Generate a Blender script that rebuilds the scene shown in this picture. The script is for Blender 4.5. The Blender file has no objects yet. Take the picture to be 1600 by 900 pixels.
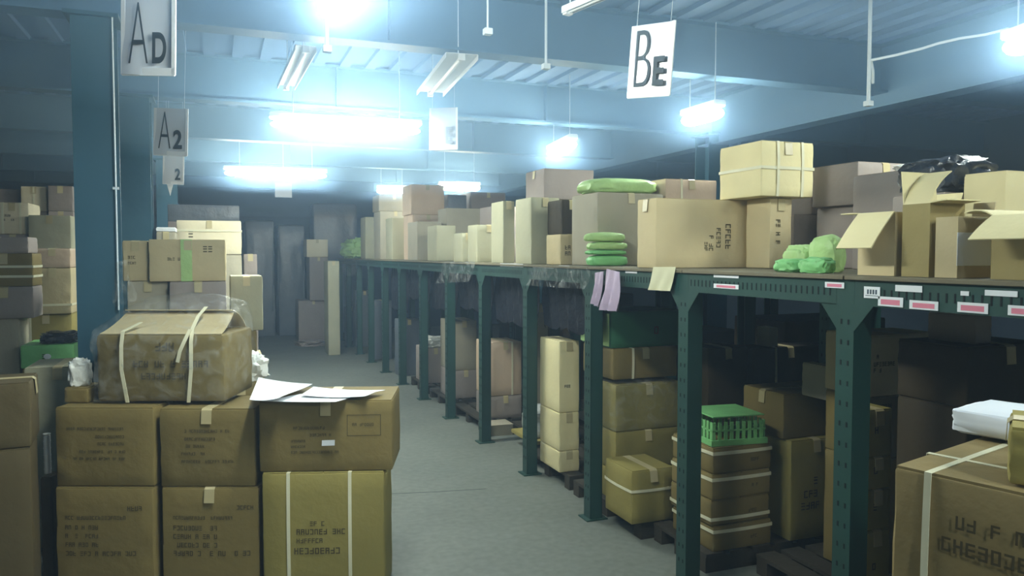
import bpy, bmesh, math, random
from mathutils import Vector, Matrix
C = bpy.context.scene.collection
R = math.radians
PI = math.pi
# ------------------------------------------------------------------ camera geometry
F, PSI, H = 1200.0, R(20.97), 1.65
PIT = math.atan(53 / F)
cp, sp, cy, sy = math.cos(PIT), math.sin(PIT), math.cos(PSI), math.sin(PSI)
FW = Vector((sy * cp, cy * cp, -sp)); RT = Vector((cy, -sy, 0)); UP = Vector((sy * sp, cy * sp, cp))
O = Vector((0, 0, H))
def ray(u, v): return FW + RT * ((u - 800) / F) + UP * ((450 - v) / F)
def gdir(u, v=540):
    d = ray(u, v); return Vector((d.x, d.y))
def at_depth(u, v, zc): return O + ray(u, v) * zc
def at_z(u, v, z):
    d = ray(u, v); return O + d * ((z - H) / d.z)
def at_x(u, v, x):
    d = ray(u, v); return O + d * (x / d.x)
def zat(v, x, y):
    g = x * sy + y * cy; k = (450 - v) / F
    return H + g * (k * cp - sp) / (cp + k * sp)
def corner(u, loc, v=540):
    k, q = loc; d = gdir(u, v)
    if k == 'X': return d * (q / d.x)
    if k == 'Y': return d * (q / d.y)
    return d * q
def width(c, u1, rot, v=540):
    d = gdir(u1, v); e = Vector((math.cos(rot), math.sin(rot)))
    # c + e*w = d*t
    det = e.x * (-d.y) + d.x * e.y
    return (-c.x * (-d.y) - d.x * c.y) / det

# ------------------------------------------------------------------ materials
MATS = {}
def nodes(name):
    m = bpy.data.materials.new(name); m.use_nodes = True
    nt = m.node_tree; b = nt.nodes['Principled BSDF']
    return m, nt, b
def mat(name, col, rough=.7, var=.12, scale=6, bump=0, bscale=60, spec=.3, metal=0, objvar=0, alpha=None):
    m, nt, b = nodes(name)
    b.inputs['Roughness'].default_value = rough
    b.inputs['Specular IOR Level'].default_value = spec
    b.inputs['Metallic'].default_value = metal
    tc = nt.nodes.new('ShaderNodeTexCoord')
    n = nt.nodes.new('ShaderNodeTexNoise'); n.inputs['Scale'].default_value = scale; n.inputs['Detail'].default_value = 4
    nt.links.new(tc.outputs['Object'], n.inputs['Vector'])
    mx = nt.nodes.new('ShaderNodeMix'); mx.data_type = 'RGBA'
    lo = [max(0, c * (1 - var)) for c in col]; hi = [min(1, c * (1 + var)) for c in col]
    mx.inputs[6].default_value = (*lo, 1); mx.inputs[7].default_value = (*hi, 1)
    nt.links.new(n.outputs['Fac'], mx.inputs[0])
    out = mx.outputs[2]
    if objvar:
        oi = nt.nodes.new('ShaderNodeObjectInfo')
        hs = nt.nodes.new('ShaderNodeHueSaturation')
        mr = nt.nodes.new('ShaderNodeMapRange'); mr.inputs[3].default_value = 1 - objvar; mr.inputs[4].default_value = 1 + objvar
        nt.links.new(oi.outputs['Random'], mr.inputs[0]); nt.links.new(mr.outputs[0], hs.inputs['Value'])
        nt.links.new(out, hs.inputs['Color']); out = hs.outputs['Color']
    nt.links.new(out, b.inputs['Base Color'])
    if bump:
        n2 = nt.nodes.new('ShaderNodeTexNoise'); n2.inputs['Scale'].default_value = bscale; n2.inputs['Detail'].default_value = 3
        nt.links.new(tc.outputs['Object'], n2.inputs['Vector'])
        bp = nt.nodes.new('ShaderNodeBump'); bp.inputs['Strength'].default_value = bump; bp.inputs['Distance'].default_value = .02
        nt.links.new(n2.outputs['Fac'], bp.inputs['Height']); nt.links.new(bp.outputs[0], b.inputs['Normal'])
    MATS[name] = m; return m
def cardmat(name, col):
    m = mat(name, col, .75, .13, 5, .12, 25, .25, objvar=.1)
    return m
cardmat('tan', (.55, .45, .26)); cardmat('brown', (.205, .152, .052)); cardmat('olive', (.31, .255, .075)); cardmat('kraft', (.27, .20, .085)); cardmat('ochre', (.34, .27, .11))
cardmat('grey', (.38, .34, .25)); cardmat('pale', (.68, .60, .42)); cardmat('mauve', (.32, .27, .24))
cardmat('dark', (.05, .036, .018)); cardmat('shadebrown', (.10, .075, .032)); cardmat('yellow', (.80, .70, .40)); cardmat('moss', (.42, .40, .27)); cardmat('peach', (.60, .45, .32))  # first two colours include the shade of rack depths and left edge
mat('ink', (.075, .058, .026), .8, .05); mat('signink', (.05, .07, .09), .7, .05); mat('fadedink', (.34, .38, .45), .7, .1); mat('shade', (.010, .012, .020), .6, .3, 6, .5, 14, .25)  # last one is near black for the deep shade under the deck
mat('strap', (.74, .70, .50), .45, .08, 20); mat('tape', (.50, .42, .23), .4, .08, 8, spec=.5)
mat('green', (.22, .55, .20), .45, .2, 9, .2, 30); mat('lime', (.42, .62, .24), .45, .2, 9, .3, 25); mat('deepgreen', (.035, .15, .07), .5, .15, 6)
mat('steel', (.012, .052, .042), .5, .35, 3, .1, 12, .45); mat('slot', (.004, .008, .01), .8, 0)
mat('column', (.025, .085, .125), .55, .25, 2, .1, 10, .4)
mat('beam', (.09, .18, .29), .6, .2, 2, .1, 8); mat('ceil', (.14, .23, .39), .7, .25, 1.2)
mat('wall', (.05, .075, .11), .8, .25, .8)
mat('shadewood', (.045, .038, .027), .8, .3, 5, .2, 30); mat('ply', (.17, .145, .09), .75, .2, 5, .1, 30)  # pallet colour darkened to carry the shade under the racks
mat('white', (.78, .80, .82), .6, .04); mat('paper', (.82, .85, .90), .7, .04); mat('signpaper', (.60, .64, .70), .18, .05, 5, spec=.6)
mat('pink', (.70, .22, .30), .6, .1); mat('lilac', (.58, .46, .60), .4, .15, 8, .4, 12); mat('cream', (.66, .63, .42), .7, .1, 12)
mat('blackfilm', (.03, .035, .045), .3, .3, 6, .6, 14, .5); mat('silver', (.42, .44, .42), .25, .25, 5, .5, 12, .6); mat('bagwhite', (.75, .75, .70), .45, .15, 10, .5, 18)
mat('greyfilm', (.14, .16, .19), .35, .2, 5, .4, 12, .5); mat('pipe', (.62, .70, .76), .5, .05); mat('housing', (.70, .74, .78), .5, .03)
def concrete():
    m, nt, b = nodes('concrete')
    tc = nt.nodes.new('ShaderNodeTexCoord')
    n1 = nt.nodes.new('ShaderNodeTexNoise'); n1.inputs['Scale'].default_value = 1.3; n1.inputs['Detail'].default_value = 6
    n2 = nt.nodes.new('ShaderNodeTexNoise'); n2.inputs['Scale'].default_value = 22; n2.inputs['Detail'].default_value = 5
    for n in (n1, n2): nt.links.new(tc.outputs['Object'], n.inputs['Vector'])
    add = nt.nodes.new('ShaderNodeMath'); add.operation = 'ADD'
    nt.links.new(n1.outputs['Fac'], add.inputs[0]); nt.links.new(n2.outputs['Fac'], add.inputs[1])
    cr = nt.nodes.new('ShaderNodeValToRGB'); cr.color_ramp.elements[0].position = .7; cr.color_ramp.elements[1].position = 1.3
    mr = nt.nodes.new('ShaderNodeMapRange'); mr.inputs[1].default_value = .6; mr.inputs[2].default_value = 1.4
    nt.links.new(add.outputs[0], mr.inputs[0])
    cr.color_ramp.elements[0].position = 0; cr.color_ramp.elements[1].position = 1
    cr.color_ramp.elements[0].color = (.115, .125, .105, 1); cr.color_ramp.elements[1].color = (.190, .204, .175, 1)
    nt.links.new(mr.outputs[0], cr.inputs[0]); nt.links.new(cr.outputs[0], b.inputs['Base Color'])
    b.inputs['Roughness'].default_value = .65
    MATS['concrete'] = m
concrete()
def film():
    m, nt, b = nodes('film')
    out = nt.nodes['Material Output']
    tr = nt.nodes.new('ShaderNodeBsdfTransparent'); tr.inputs[0].default_value = (.94, .95, .95, 1)
    b.inputs['Base Color'].default_value = (.8, .82, .8, 1); b.inputs['Roughness'].default_value = .16; b.inputs['Specular IOR Level'].default_value = .6
    tc = nt.nodes.new('ShaderNodeTexCoord')
    n = nt.nodes.new('ShaderNodeTexNoise'); n.inputs['Scale'].default_value = 13; n.inputs['Detail'].default_value = 4; n.inputs['Distortion'].default_value = 1.2
    nt.links.new(tc.outputs['Object'], n.inputs['Vector'])
    mr = nt.nodes.new('ShaderNodeMapRange'); mr.inputs[1].default_value = .45; mr.inputs[2].default_value = .75; mr.inputs[3].default_value = .02; mr.inputs[4].default_value = .2
    nt.links.new(n.outputs['Fac'], mr.inputs[0])
    bp = nt.nodes.new('ShaderNodeBump'); bp.inputs['Strength'].default_value = .7; bp.inputs['Distance'].default_value = .02
    nt.links.new(n.outputs['Fac'], bp.inputs['Height']); nt.links.new(bp.outputs[0], b.inputs['Normal'])
    mx = nt.nodes.new('ShaderNodeMixShader')
    nt.links.new(mr.outputs[0], mx.inputs[0]); nt.links.new(tr.outputs[0], mx.inputs[1]); nt.links.new(b.outputs[0], mx.inputs[2])
    nt.links.new(mx.outputs[0], out.inputs['Surface'])
    MATS['film'] = m
film()
def emit(name, col, s):
    m = bpy.data.materials.new(name); m.use_nodes = True; nt = m.node_tree
    nt.nodes.remove(nt.nodes['Principled BSDF'])
    e = nt.nodes.new('ShaderNodeEmission'); e.inputs[0].default_value = (*col, 1); e.inputs[1].default_value = s
    nt.links.new(e.outputs[0], nt.nodes['Material Output'].inputs['Surface']); MATS[name] = m
emit('tube', (.90, 1.0, .93), 54)

# ------------------------------------------------------------------ mesh helpers
def link(name, bm, m, parent=None, smooth=True, angle=35):
    if name in ('tape', 'flap', 'paper', 'strap', 'paper_sheet', 'film_sheet', 'lilac_sheet', 'yellow_note', 'shade_sheet'): bmesh.ops.recalc_face_normals(bm, faces=bm.faces[:])
    me = bpy.data.meshes.new(name); bm.to_mesh(me); bm.free()
    for mm in (m if isinstance(m, (list, tuple)) else [m]): me.materials.append(MATS[mm])
    if smooth:
        for p in me.polygons: p.use_smooth = True
        me.set_sharp_from_angle(angle=R(angle))
    o = bpy.data.objects.new(name, me); C.objects.link(o)
    if parent: o.parent = parent
    return o
def tag(o, label, cat, group=None, kind=None):
    o['label'] = label; o['category'] = cat
    if group: o['group'] = group
    if kind: o['kind'] = kind
    return o
def empty(name, loc, rz, label, cat, group=None):
    o = bpy.data.objects.new(name, None); C.objects.link(o); o.empty_display_size = .1
    o.location = loc; o.rotation_euler = (0, 0, rz)
    return tag(o, label, cat, group)
def struct(name, bm, m, smooth=False):
    o = link(name, bm, m, None, smooth); o['kind'] = 'structure'; return o
def solid(bm, t):
    bm.normal_update(); bmesh.ops.solidify(bm, geom=bm.faces[:], thickness=t); bmesh.ops.recalc_face_normals(bm, faces=bm.faces[:])
def box(bm, x0, x1, y0, y1, z0, z1, mi=0, M=None):
    vs = [bm.verts.new((x, y, z)) for z in (z0, z1) for y in (y0, y1) for x in (x0, x1)]
    if M:
        for v in vs: v.co = M @ v.co
    for f in ((0, 2, 3, 1), (4, 5, 7, 6), (0, 1, 5, 4), (2, 6, 7, 3), (0, 4, 6, 2), (1, 3, 7, 5)):
        bm.faces.new([vs[i] for i in f]).material_index = mi
    return vs
def bbox(x0, x1, y0, y1, z0, z1, bev=.004, seg=2):
    bm = bmesh.new(); box(bm, x0, x1, y0, y1, z0, z1)
    if bev: bmesh.ops.bevel(bm, geom=bm.edges[:], offset=bev, segments=seg, affect='EDGES', profile=.5)
    return bm
def merge(a, b):
    me = bpy.data.meshes.new('tmp'); b.to_mesh(me); b.free(); a.from_mesh(me); bpy.data.meshes.remove(me)
def tube(bm, p, q, r, seg=10, mi=0):
    p, q = Vector(p), Vector(q); d = (q - p); z = d.normalized()
    x = z.orthogonal().normalized(); y = z.cross(x)
    rings = []
    for c in (p, q):
        rings.append([bm.verts.new(c + x * (r * math.cos(2 * PI * i / seg)) + y * (r * math.sin(2 * PI * i / seg))) for i in range(seg)])
    for i in range(seg):
        bm.faces.new([rings[0][i], rings[0][(i + 1) % seg], rings[1][(i + 1) % seg], rings[1][i]]).material_index = mi
    bm.faces.new(rings[0][::-1]).material_index = mi; bm.faces.new(rings[1]).material_index = mi
def path_tube(pts, r, seg=8):
    bm = bmesh.new(); rings = []
    pts = [Vector(p) for p in pts]
    for i, p in enumerate(pts):
        d = (pts[min(i + 1, len(pts) - 1)] - pts[max(i - 1, 0)]).normalized()
        x = d.cross(Vector((.31, .2, .93))).normalized(); y = d.cross(x)
        rings.append([bm.verts.new(p + x * (r * math.cos(2 * PI * k / seg)) + y * (r * math.sin(2 * PI * k / seg))) for k in range(seg)])
    for a, b in zip(rings, rings[1:]):
        for k in range(seg): bm.faces.new([a[k], a[(k + 1) % seg], b[(k + 1) % seg], b[k]])
    bm.faces.new(rings[0][::-1]); bm.faces.new(rings[-1]); return bm
def bulge(b, a, c): return b * max(0, 1 - a * a) * max(0, 1 - c * c)
def bulgebox(w, d, h, b=.006, n=5, jit=.002, bev=.007, rnd=None, top=None):
    """carton body centred on x,y with its base at z=0"""
    rnd = rnd or random
    bm = bmesh.new(); bmesh.ops.create_cube(bm, size=2)
    bmesh.ops.subdivide_edges(bm, edges=bm.edges[:], cuts=n, use_grid_fill=True)
    ed = [e for e in bm.edges if len(e.link_faces) == 2 and e.link_faces[0].normal.dot(e.link_faces[1].normal) < .5]
    bmesh.ops.bevel(bm, geom=ed, offset=.04, segments=2, affect='EDGES', profile=.5)
    for v in bm.verts:
        a = v.co.copy(); p = Vector((a.x * w / 2, a.y * d / 2, (a.z + 1) * h / 2))
        # keep the rounded corner about bev wide
        def fix(t, s):
            if abs(t) > .95:
                k = (1 - abs(t)) / .04; return math.copysign(s - min(k, 1.2) * bev, t)
            return t * s
        p = Vector((fix(a.x, w / 2), fix(a.y, d / 2), fix(a.z, h / 2) + h / 2))
        if abs(a.x) > .985: p.x += math.copysign(bulge(b, a.y, a.z), a.x)
        if abs(a.y) > .985: p.y += math.copysign(bulge(b, a.x, a.z), a.y)
        if a.z > .985: p.z += bulge(b, a.x, a.y) * (1 if top is None else top)
        if jit and abs(a.z) < .9: p += Vector((rnd.uniform(-jit, jit), rnd.uniform(-jit, jit), 0))
        v.co = p
    return bm
def glyph_rows(rows, w, d, h, b, rnd):
    """rows of small stroke characters lying on the front (-y) face; rows: (x0,x1,z,size) as fractions / metres"""
    bm = bmesh.new()
    def q(x0, x1, z0, z1):
        def P(x, z): return (x, -d / 2 - bulge(b, x * 2 / w, z * 2 / h - 1) - .0025, z)
        bm.faces.new([bm.verts.new(P(x0, z0)), bm.verts.new(P(x1, z0)), bm.verts.new(P(x1, z1)), bm.verts.new(P(x0, z1))])
    for r in rows:
        if r[0] == 'frame':
            _, fx0, fx1, fz0, fz1 = r; t = .003
            x0, x1, z0, z1 = (fx0 - .5) * w, (fx1 - .5) * w, fz0 * h, fz1 * h
            q(x0, x1, z0, z0 + t); q(x0, x1, z1 - t, z1); q(x0, x0 + t, z0, z1); q(x1 - t, x1, z0, z1); continue
        if r[0] == 'v':
            _, fx, fz0, fz1, s = r; x0 = (fx - .5) * w; z = fz0 * h; cw, t = s * .62, s * .17
            while z + cw < fz1 * h:
                if rnd.random() > .14:
                    k = rnd.sample(range(5), 3)
                    if 0 in k: q(x0, x0 + s, z, z + t)
                    if 1 in k: q(x0, x0 + s, z + cw - t, z + cw)
                    if 2 in k: q(x0 + s - t, x0 + s, z, z + cw)
                    if 3 in k: q(x0 + s * .45, x0 + s * .45 + t, z, z + cw)
                    if 4 in k: q(x0, x0 + t, z, z + cw)
                z += cw * 1.3
            continue
        x, xe, z, s = (r[0] - .5) * w, (r[1] - .5) * w, r[2] * h, r[3]
        cw, t = s * .62, s * .17
        while x + cw <= xe:
            if rnd.random() > .14:
                k = rnd.sample(range(5), rnd.choice((3, 3, 4)))
                if 0 in k: q(x, x + t, z, z + s)
                if 1 in k: q(x + cw - t, x + cw, z, z + s)
                if 2 in k: q(x, x + cw, z + s - t, z + s)
                if 3 in k: q(x, x + cw, z + s * .45, z + s * .45 + t)
                if 4 in k: q(x, x + cw, z, z + t)
            x += cw * 1.3
    return bm
def ring_strap(w, d, h, axis, pos, b=.006, sw=.012, th=.0018, slack=0):
    """packing strap round a carton. axis 'x': loop in a plane of constant x; 'y': constant y; 'z': horizontal loop"""
    bm = bmesh.new(); e = b * .75 + .0015; n = 12
    def loop(a, c):  # rectangle path half sizes a,c
        pts = []
        def seg(p, q):
            for i in range(n): pts.append((p[0] + (q[0] - p[0]) * i / n, p[1] + (q[1] - p[1]) * i / n))
        A, Cc = a + .0025, c + (.0025 if axis == 'z' else .0006)
        cs = [(-A, -Cc), (A, -Cc), (A, Cc), (-A, Cc)]
        for i in range(4): seg(cs[i], cs[(i + 1) % 4])
        out = []
        for p in pts:
            k1, k2 = abs(p[0]) / A, abs(p[1]) / Cc
            if k1 >= k2: out.append((p[0] + math.copysign(e * (1 - k2 * k2), p[0]), p[1]))
            else: out.append((p[0], p[1] + (math.copysign(e * (1 - k1 * k1), p[1]) if axis == 'z' else 0)))
        return out
    if axis == 'z': pp = loop(w / 2, d / 2); mk = lambda p, s: Vector((p[0], p[1], pos * h + s))
    elif axis == 'x': pp = loop(d / 2, h / 2); mk = lambda p, s: Vector((pos * w + s, p[0], max(p[1] + h / 2, .0005)))
    else: pp = loop(w / 2, h / 2); mk = lambda p, s: Vector((p[0], pos * d + s, max(p[1] + h / 2, .0005)))
    N = len(pp); cen = (0, 0)
    rows = []
    for i, p in enumerate(pp):
        l = math.hypot(*p); o_ = (p[0] * (1 + th / l), p[1] * (1 + th / l))
        wob = slack * math.sin(i * .37)
        rows.append([bm.verts.new(mk(p, -sw / 2 + wob)), bm.verts.new(mk(o_, -sw / 2 + wob)), bm.verts.new(mk(o_, sw / 2 + wob)), bm.verts.new(mk(p, sw / 2 + wob))])
    for i in range(N):
        A, B = rows[i], rows[(i + 1) % N]
        for k in range(4): bm.faces.new([A[k], A[(k + 1) % 4], B[(k + 1) % 4], B[k]])
    bmesh.ops.recalc_face_normals(bm, faces=bm.faces[:]); return bm
def tape_mesh(w, d, h, b, axis='y'):
    """sealing tape over the middle of the top, ends folded down; axis: the way the seam runs"""
    bm = bmesh.new(); s = .024; t = .0012; drop = min(.07, h * .4)
    L = (d if axis == 'y' else w) / 2
    prof = [(-L - .0025 - b * 1.4, h - drop), (-L - .0025 - b * .4, h - .006), (-L + .006, h + .0018), (0, h + .0018), (L - .006, h + .0018), (L + .0025 + b * .4, h - .006), (L + .0025 + b * 1.4, h - drop)]
    pr = []
    for p in prof:
        if axis == 'y': pr.append([bm.verts.new((-s, p[0], p[1])), bm.verts.new((s, p[0], p[1]))])
        else: pr.append([bm.verts.new((p[0], -s, p[1])), bm.verts.new((p[0], s, p[1]))])
    for a, c in zip(pr, pr[1:]): bm.faces.new([a[0], a[1], c[1], c[0]])
    solid(bm, t)
    return bm
RN = random.Random(7)
def printed(rows, w, d, h, b, parent):
    for r in rows:
        bm = glyph_rows([r], w, d, h, b, RN)
        if len(bm.faces): link('printed_frame' if r[0] == 'frame' else 'printed_line', bm, 'ink', parent, smooth=False)
        else: bm.free()
def carton(label, x, y, z, w, d, h, rot=0, m='tan', straps=(), text=None, tape='y', group=None, b=None, wrap=False, parts=True, name='carton', cat='box', strapmat='strap', flaps=True, sw=.016):
    """x,y = front left bottom corner in the world, rot about z"""
    e = Vector((math.cos(rot), math.sin(rot))); f = Vector((-e.y, e.x))
    c = Vector((x, y)) + e * (w / 2) + f * (d / 2)
    if b is None: b = min(.007, .02 * min(w, h))
    fh = .004 if flaps else 0
    body = bulgebox(w, d, h - fh, b, rnd=RN, top=0, bev=min(.007, .08 * min(w, d, h)))
    if flaps:                                           # the two closed top flaps with the seam between them
        g = .0025
        for s in (-1, 1):
            if tape == 'y' or tape is None: a = (-w / 2 + .004, -g, -d / 2 + .004, d / 2 - .004) if s < 0 else (g, w / 2 - .004, -d / 2 + .004, d / 2 - .004)
            else: a = (-w / 2 + .004, w / 2 - .004, -d / 2 + .004, -g) if s < 0 else (-w / 2 + .004, w / 2 - .004, g, d / 2 - .004)
            box(body, *a, h - fh - .003, h + .0005)
    multi = parts and (straps or text or tape or wrap)
    if not multi:
        o = link(name, body, m); o.location = (c.x, c.y, z); o.rotation_euler = (0, 0, rot); tag(o, label, cat, group); return o
    t = empty(name, (c.x, c.y, z), rot, label, cat, group)
    link('body', body, m, t)
    if tape: link('tape', tape_mesh(w, d, h, b, tape), 'tape', t, smooth=False)
    for s in straps: link('strap', ring_strap(w, d, h, s[0], s[1], b, sw=sw), strapmat, t)
    if text: printed(text, w, d, h, b, t)
    if wrap:
        wb = bulgebox(w + .03, d + .03, h + .015, .012, n=7, jit=.006, bev=.02, rnd=RN); link('plastic_wrap', wb, 'film', t)
    return t
TEXTS = {
 'A': [(.12, .55, .60, .014), (.12, .30, .50, .014), (.12, .55, .40, .014)],
 'B': [(.15, .75, .62, .022), (.15, .50, .50, .022), (.15, .60, .38, .022), (.15, .75, .26, .022)],
 'C': [(.2, .5, .55, .02), (.2, .6, .42, .016)],
 'D': [(.3, .8, .5, .03)],
}
LAST = []
def S(label, u0, u1, loc, base, vt, d=.35, m='tan', rot=0, v=None, top=None, **k):
    """a carton whose front face spans pixel columns u0..u1; loc fixes where its front left corner stands; vt: row of its top there"""
    v = v or 540
    c = corner(u0, loc, v); w = width(c, u1, rot, v)
    zt = top if top is not None else zat(vt, c.x, c.y)
    if isinstance(k.get('text'), str): k['text'] = TEXTS[k['text']]
    LAST[:] = [carton(label, c.x, c.y, base, w, d, zt - base, rot, m, **k), w, d, zt - base]
    return zt
def fixn(bm): bmesh.ops.recalc_face_normals(bm, faces=bm.faces[:])
def flap_mesh(w, L, a0, a1, t=.004, n=8, taper=.0):
    """flap hinged on the x axis at the origin going out along -y; angle a (0 flat outwards, + up) runs from a0 to a1 along its length"""
    bm = bmesh.new(); y = z = 0; prof = [(0, 0)]
    for i in range(n):
        a = a0 + (a1 - a0) * (i + .5) / n; y -= math.cos(a) * L / n; z += math.sin(a) * L / n; prof.append((y, z))
    rows = []
    for i, p in enumerate(prof):
        k = w / 2 - taper * i / n
        rows.append([bm.verts.new((-k, p[0], p[1])), bm.verts.new((k, p[0], p[1]))])
    for A, B in zip(rows, rows[1:]): bm.faces.new([A[0], A[1], B[1], B[0]])
    solid(bm, t)
    return bm
def open_carton(label, x, y, z, w, d, h, rot, m, flaps, text=None, sheet=None, group=None, flapmat=None):
    """flaps: dict side -> (length, a0, a1); sides f b l r"""
    e = Vector((math.cos(rot), math.sin(rot))); f = Vector((-e.y, e.x)); c = Vector((x, y)) + e * (w / 2) + f * (d / 2)
    t = empty('open_carton', (c.x, c.y, z), rot, label, 'box', group)
    bm = bmesh.new(); k = .005; a, q = w / 2, d / 2
    box(bm, -a, a, -q, q, 0, k)
    box(bm, -a, a, -q, -q + k, k, h); box(bm, -a, a, q - k, q, k, h); box(bm, -a, -a + k, -q + k, q - k, k, h); box(bm, a - k, a, -q + k, q - k, k, h)
    link('body', bm, m, t, smooth=False)
    for s, (L, a0, a1) in flaps.items():
        o = link('flap', flap_mesh(w - .004 if s in 'fb' else d - .004, L, R(a0), R(a1)), flapmat or m, t)
        o.location = {'f': (0, -q, h), 'b': (0, q, h), 'l': (-a, 0, h), 'r': (a, 0, h)}[s]
        o.rotation_euler = (0, 0, {'f': 0, 'b': PI, 'l': -PI / 2, 'r': PI / 2}[s])
    if text: printed(TEXTS[text] if isinstance(text, str) else text, w, d, h, 0, t)
    if sheet:
        bm = bmesh.new(); sx0, sx1, sz0, sz1 = sheet; box(bm, (sx0 - .5) * w, (sx1 - .5) * w, -q - .002, -q - .0005, sz0 * h, sz1 * h); o = link('paper_label', bm, 'paper', t, smooth=False); o['label'] = 'white paper sheet stuck on the front'
    return t
def blob(w, d, h, n=10, amp=.2, seed=1, flat=True, freq=3.0):
    """soft crumpled bag or heap with its base at z=0"""
    from mathutils import noise
    bm = bmesh.new(); bmesh.ops.create_icosphere(bm, subdivisions=4, radius=1)
    for v in bm.verts:
        p = v.co.copy(); q = Vector([math.copysign(abs(c) ** .65, c) for c in p])
        k = 1 + amp * noise.noise(p * freq + Vector((seed * 7.1, 0, 0))) + amp * .5 * noise.noise(p * freq * 2.3 + Vector((0, seed * 3.3, 0)))
        q *= k; q.z = max(q.z, -.75)
        v.co = Vector((q.x * w / 2, q.y * d / 2, (q.z + .75) / 1.75 * h))
    return bm

# ------------------------------------------------------------------ the room
CE = 3.32
bm = bmesh.new(); box(bm, -8, 9, -4, 17, -.1, 0); struct('floor', bm, 'concrete')
bm = bmesh.new(); box(bm, -8, 9, -4, 17, CE, CE + .1)
x = -8
while x < 8.9:
    box(bm, x, x + .09, -4, 17, CE - .035, CE); x += .22
struct('ceiling', bm, 'ceil')
for nm, a in (('wall_left', (-8.1, -8, -4, 17)), ('wall_right', (9, 9.1, -4, 17)), ('wall_far', (-8, 9, 17, 17.1)), ('wall_near', (-8, 9, -4.1, -4))):
    bm = bmesh.new(); box(bm, *a, 0, CE); struct(nm, bm, 'wall')
def ibeam_x(name, y, x0, x1, zb, h=.34, fw=.16):
    bm = bmesh.new(); box(bm, x0, x1, y - fw / 2, y + fw / 2, zb, zb + .018); box(bm, x0, x1, y - .006, y + .006, zb + .018, zb + h - .018); box(bm, x0, x1, y - fw / 2, y + fw / 2, zb + h - .018, zb + h)
    for xx in range(int(x0) + 1, int(x1), 2): box(bm, xx - .005, xx + .005, y - fw / 2 + .01, y + fw / 2 - .01, zb + .018, zb + h - .018)
    return struct(name, bm, 'beam')
def ibeam_y(name, x, y0, y1, zb, h=.34, fw=.16):
    bm = bmesh.new(); box(bm, x - fw / 2, x + fw / 2, y0, y1, zb, zb + .018); box(bm, x - .006, x + .006, y0, y1, zb + .018, zb + h - .018); box(bm, x - fw / 2, x + fw / 2, y0, y1, zb + h - .018, zb + h)
    return struct(name, bm, 'beam')
for i, y in enumerate((2.45, 4.72, 6.95, 9.2, 11.4, 13.6, 15.8)):
    ibeam_x('ceiling_beam', y, -8, 9, 2.92, .38)
ibeam_y('ceiling_beam', 4.95, -4, 17, 2.80, .5, .2)
def hcol(x, y, w):
    bm = bmesh.new(); a = w / 2; t = .012
    box(bm, x - a, x + a, y - a, y - a + t, 0, 2.92); box(bm, x - a, x + a, y + a - t, y + a, 0, 2.92); box(bm, x - .006, x + .006, y - a + t, y + a - t, 0, 2.92)
    box(bm, x - a - .05, x + a + .05, y - a - .05, y + a + .05, 0, .02); box(bm, x - a - .03, x + a + .03, y - a - .03, y + a + .03, 2.90, 2.92)
    return struct('column', bm, 'column')
hcol(-.60, 4.72, .20); hcol(-.60, 6.95, .22); hcol(4.95, 6.95, .25); hcol(4.95, 11.4, .25); hcol(-.62, 11.4, .25)

A, B = at_z(606, 772, 0), at_z(760, 764, 0); bm = bmesh.new(); n = (B - A).cross(Vector((0, 0, 1))).normalized() * .004
for a, b in ((A, A.lerp(B, .45) + n * 2), (A.lerp(B, .45) + n * 2, B)):
    vs = [bm.verts.new(p + q + Vector((0, 0, .001))) for p, q in ((a, n), (a, -n), (b, -n), (b, n))]; bm.faces.new(vs)
struct('floor_joint', bm, 'slot')
bm = bmesh.new(); tube(bm, (-.50, 4.60, 1.35), (-.50, 4.60, 2.9), .0045, 8); tube(bm, (-.515, 4.60, 2.0), (-.485, 4.60, 2.0), .008, 8); tag(link('column_conduit', bm, 'pipe'), 'thin pale conduit running up the near green column', 'pipe')
# ------------------------------------------------------------------ lamps, pipes and signs
def lamp(label, p, q, w=.13, group='lit fluorescent lamps', hang=True):
    p, q = Vector(p), Vector(q); mid = (p + q) / 2; L = (q - p).length; rz = math.atan2(q.y - p.y, q.x - p.x)
    t = empty('fluorescent_lamp', (mid.x, mid.y, mid.z), rz, label, 'lamp', group)
    bm = bmesh.new(); box(bm, -L / 2, L / 2, -w * .35, w * .35, .03, .075)
    bmesh.ops.bevel(bm, geom=bm.edges[:], offset=.008, segments=2, affect='EDGES'); link('housing', bm, 'housing', t)
    bm = bmesh.new(); bmesh.ops.create_uvsphere(bm, u_segments=16, v_segments=12, radius=1)
    for v in bm.verts:
        s = v.co.x; v.co = Vector((math.copysign(abs(s) ** .35, s) * L / 2 * .985, v.co.y * w / 2, v.co.z * .045 - .012))
    bmesh.ops.transform(bm, matrix=Matrix.Identity(4), verts=bm.verts[:])
    link('diffuser', bm, 'tube', t)
    for s in (-.35, .35):
        bm = bmesh.new(); tube(bm, (s * L, 0, .075), (s * L, 0, CE - mid.z), .004, 6); link('hanger', bm, 'pipe', t)
    return t
def lamp_px(label, a, b, z, **k): return lamp(label, at_z(*a, z), at_z(*b, z), **k)
c = at_z(543, 197, 2.68); lamp('longest lit fluorescent lamp, hanging across the middle of the aisle', c + Vector((-.60, .03, 0)), c + Vector((.60, -.03, 0)), .16)
c = at_z(432, 271, 2.66); lamp('second lit fluorescent lamp across the aisle, behind the longest one', c + Vector((-.62, .03, 0)), c + Vector((.62, -.03, 0)), .15)
lamp('lit fluorescent lamp overhead, cut off by the top edge of the picture', (.46, 3.40, 2.68), (.49, 2.4, 2.68), .14)
c = at_z(718, 292, 2.62); lamp('small lit lamp far back just above the peach carton', c + Vector((-.30, .05, 0)), c + Vector((.30, -.05, 0)), .14)
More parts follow.
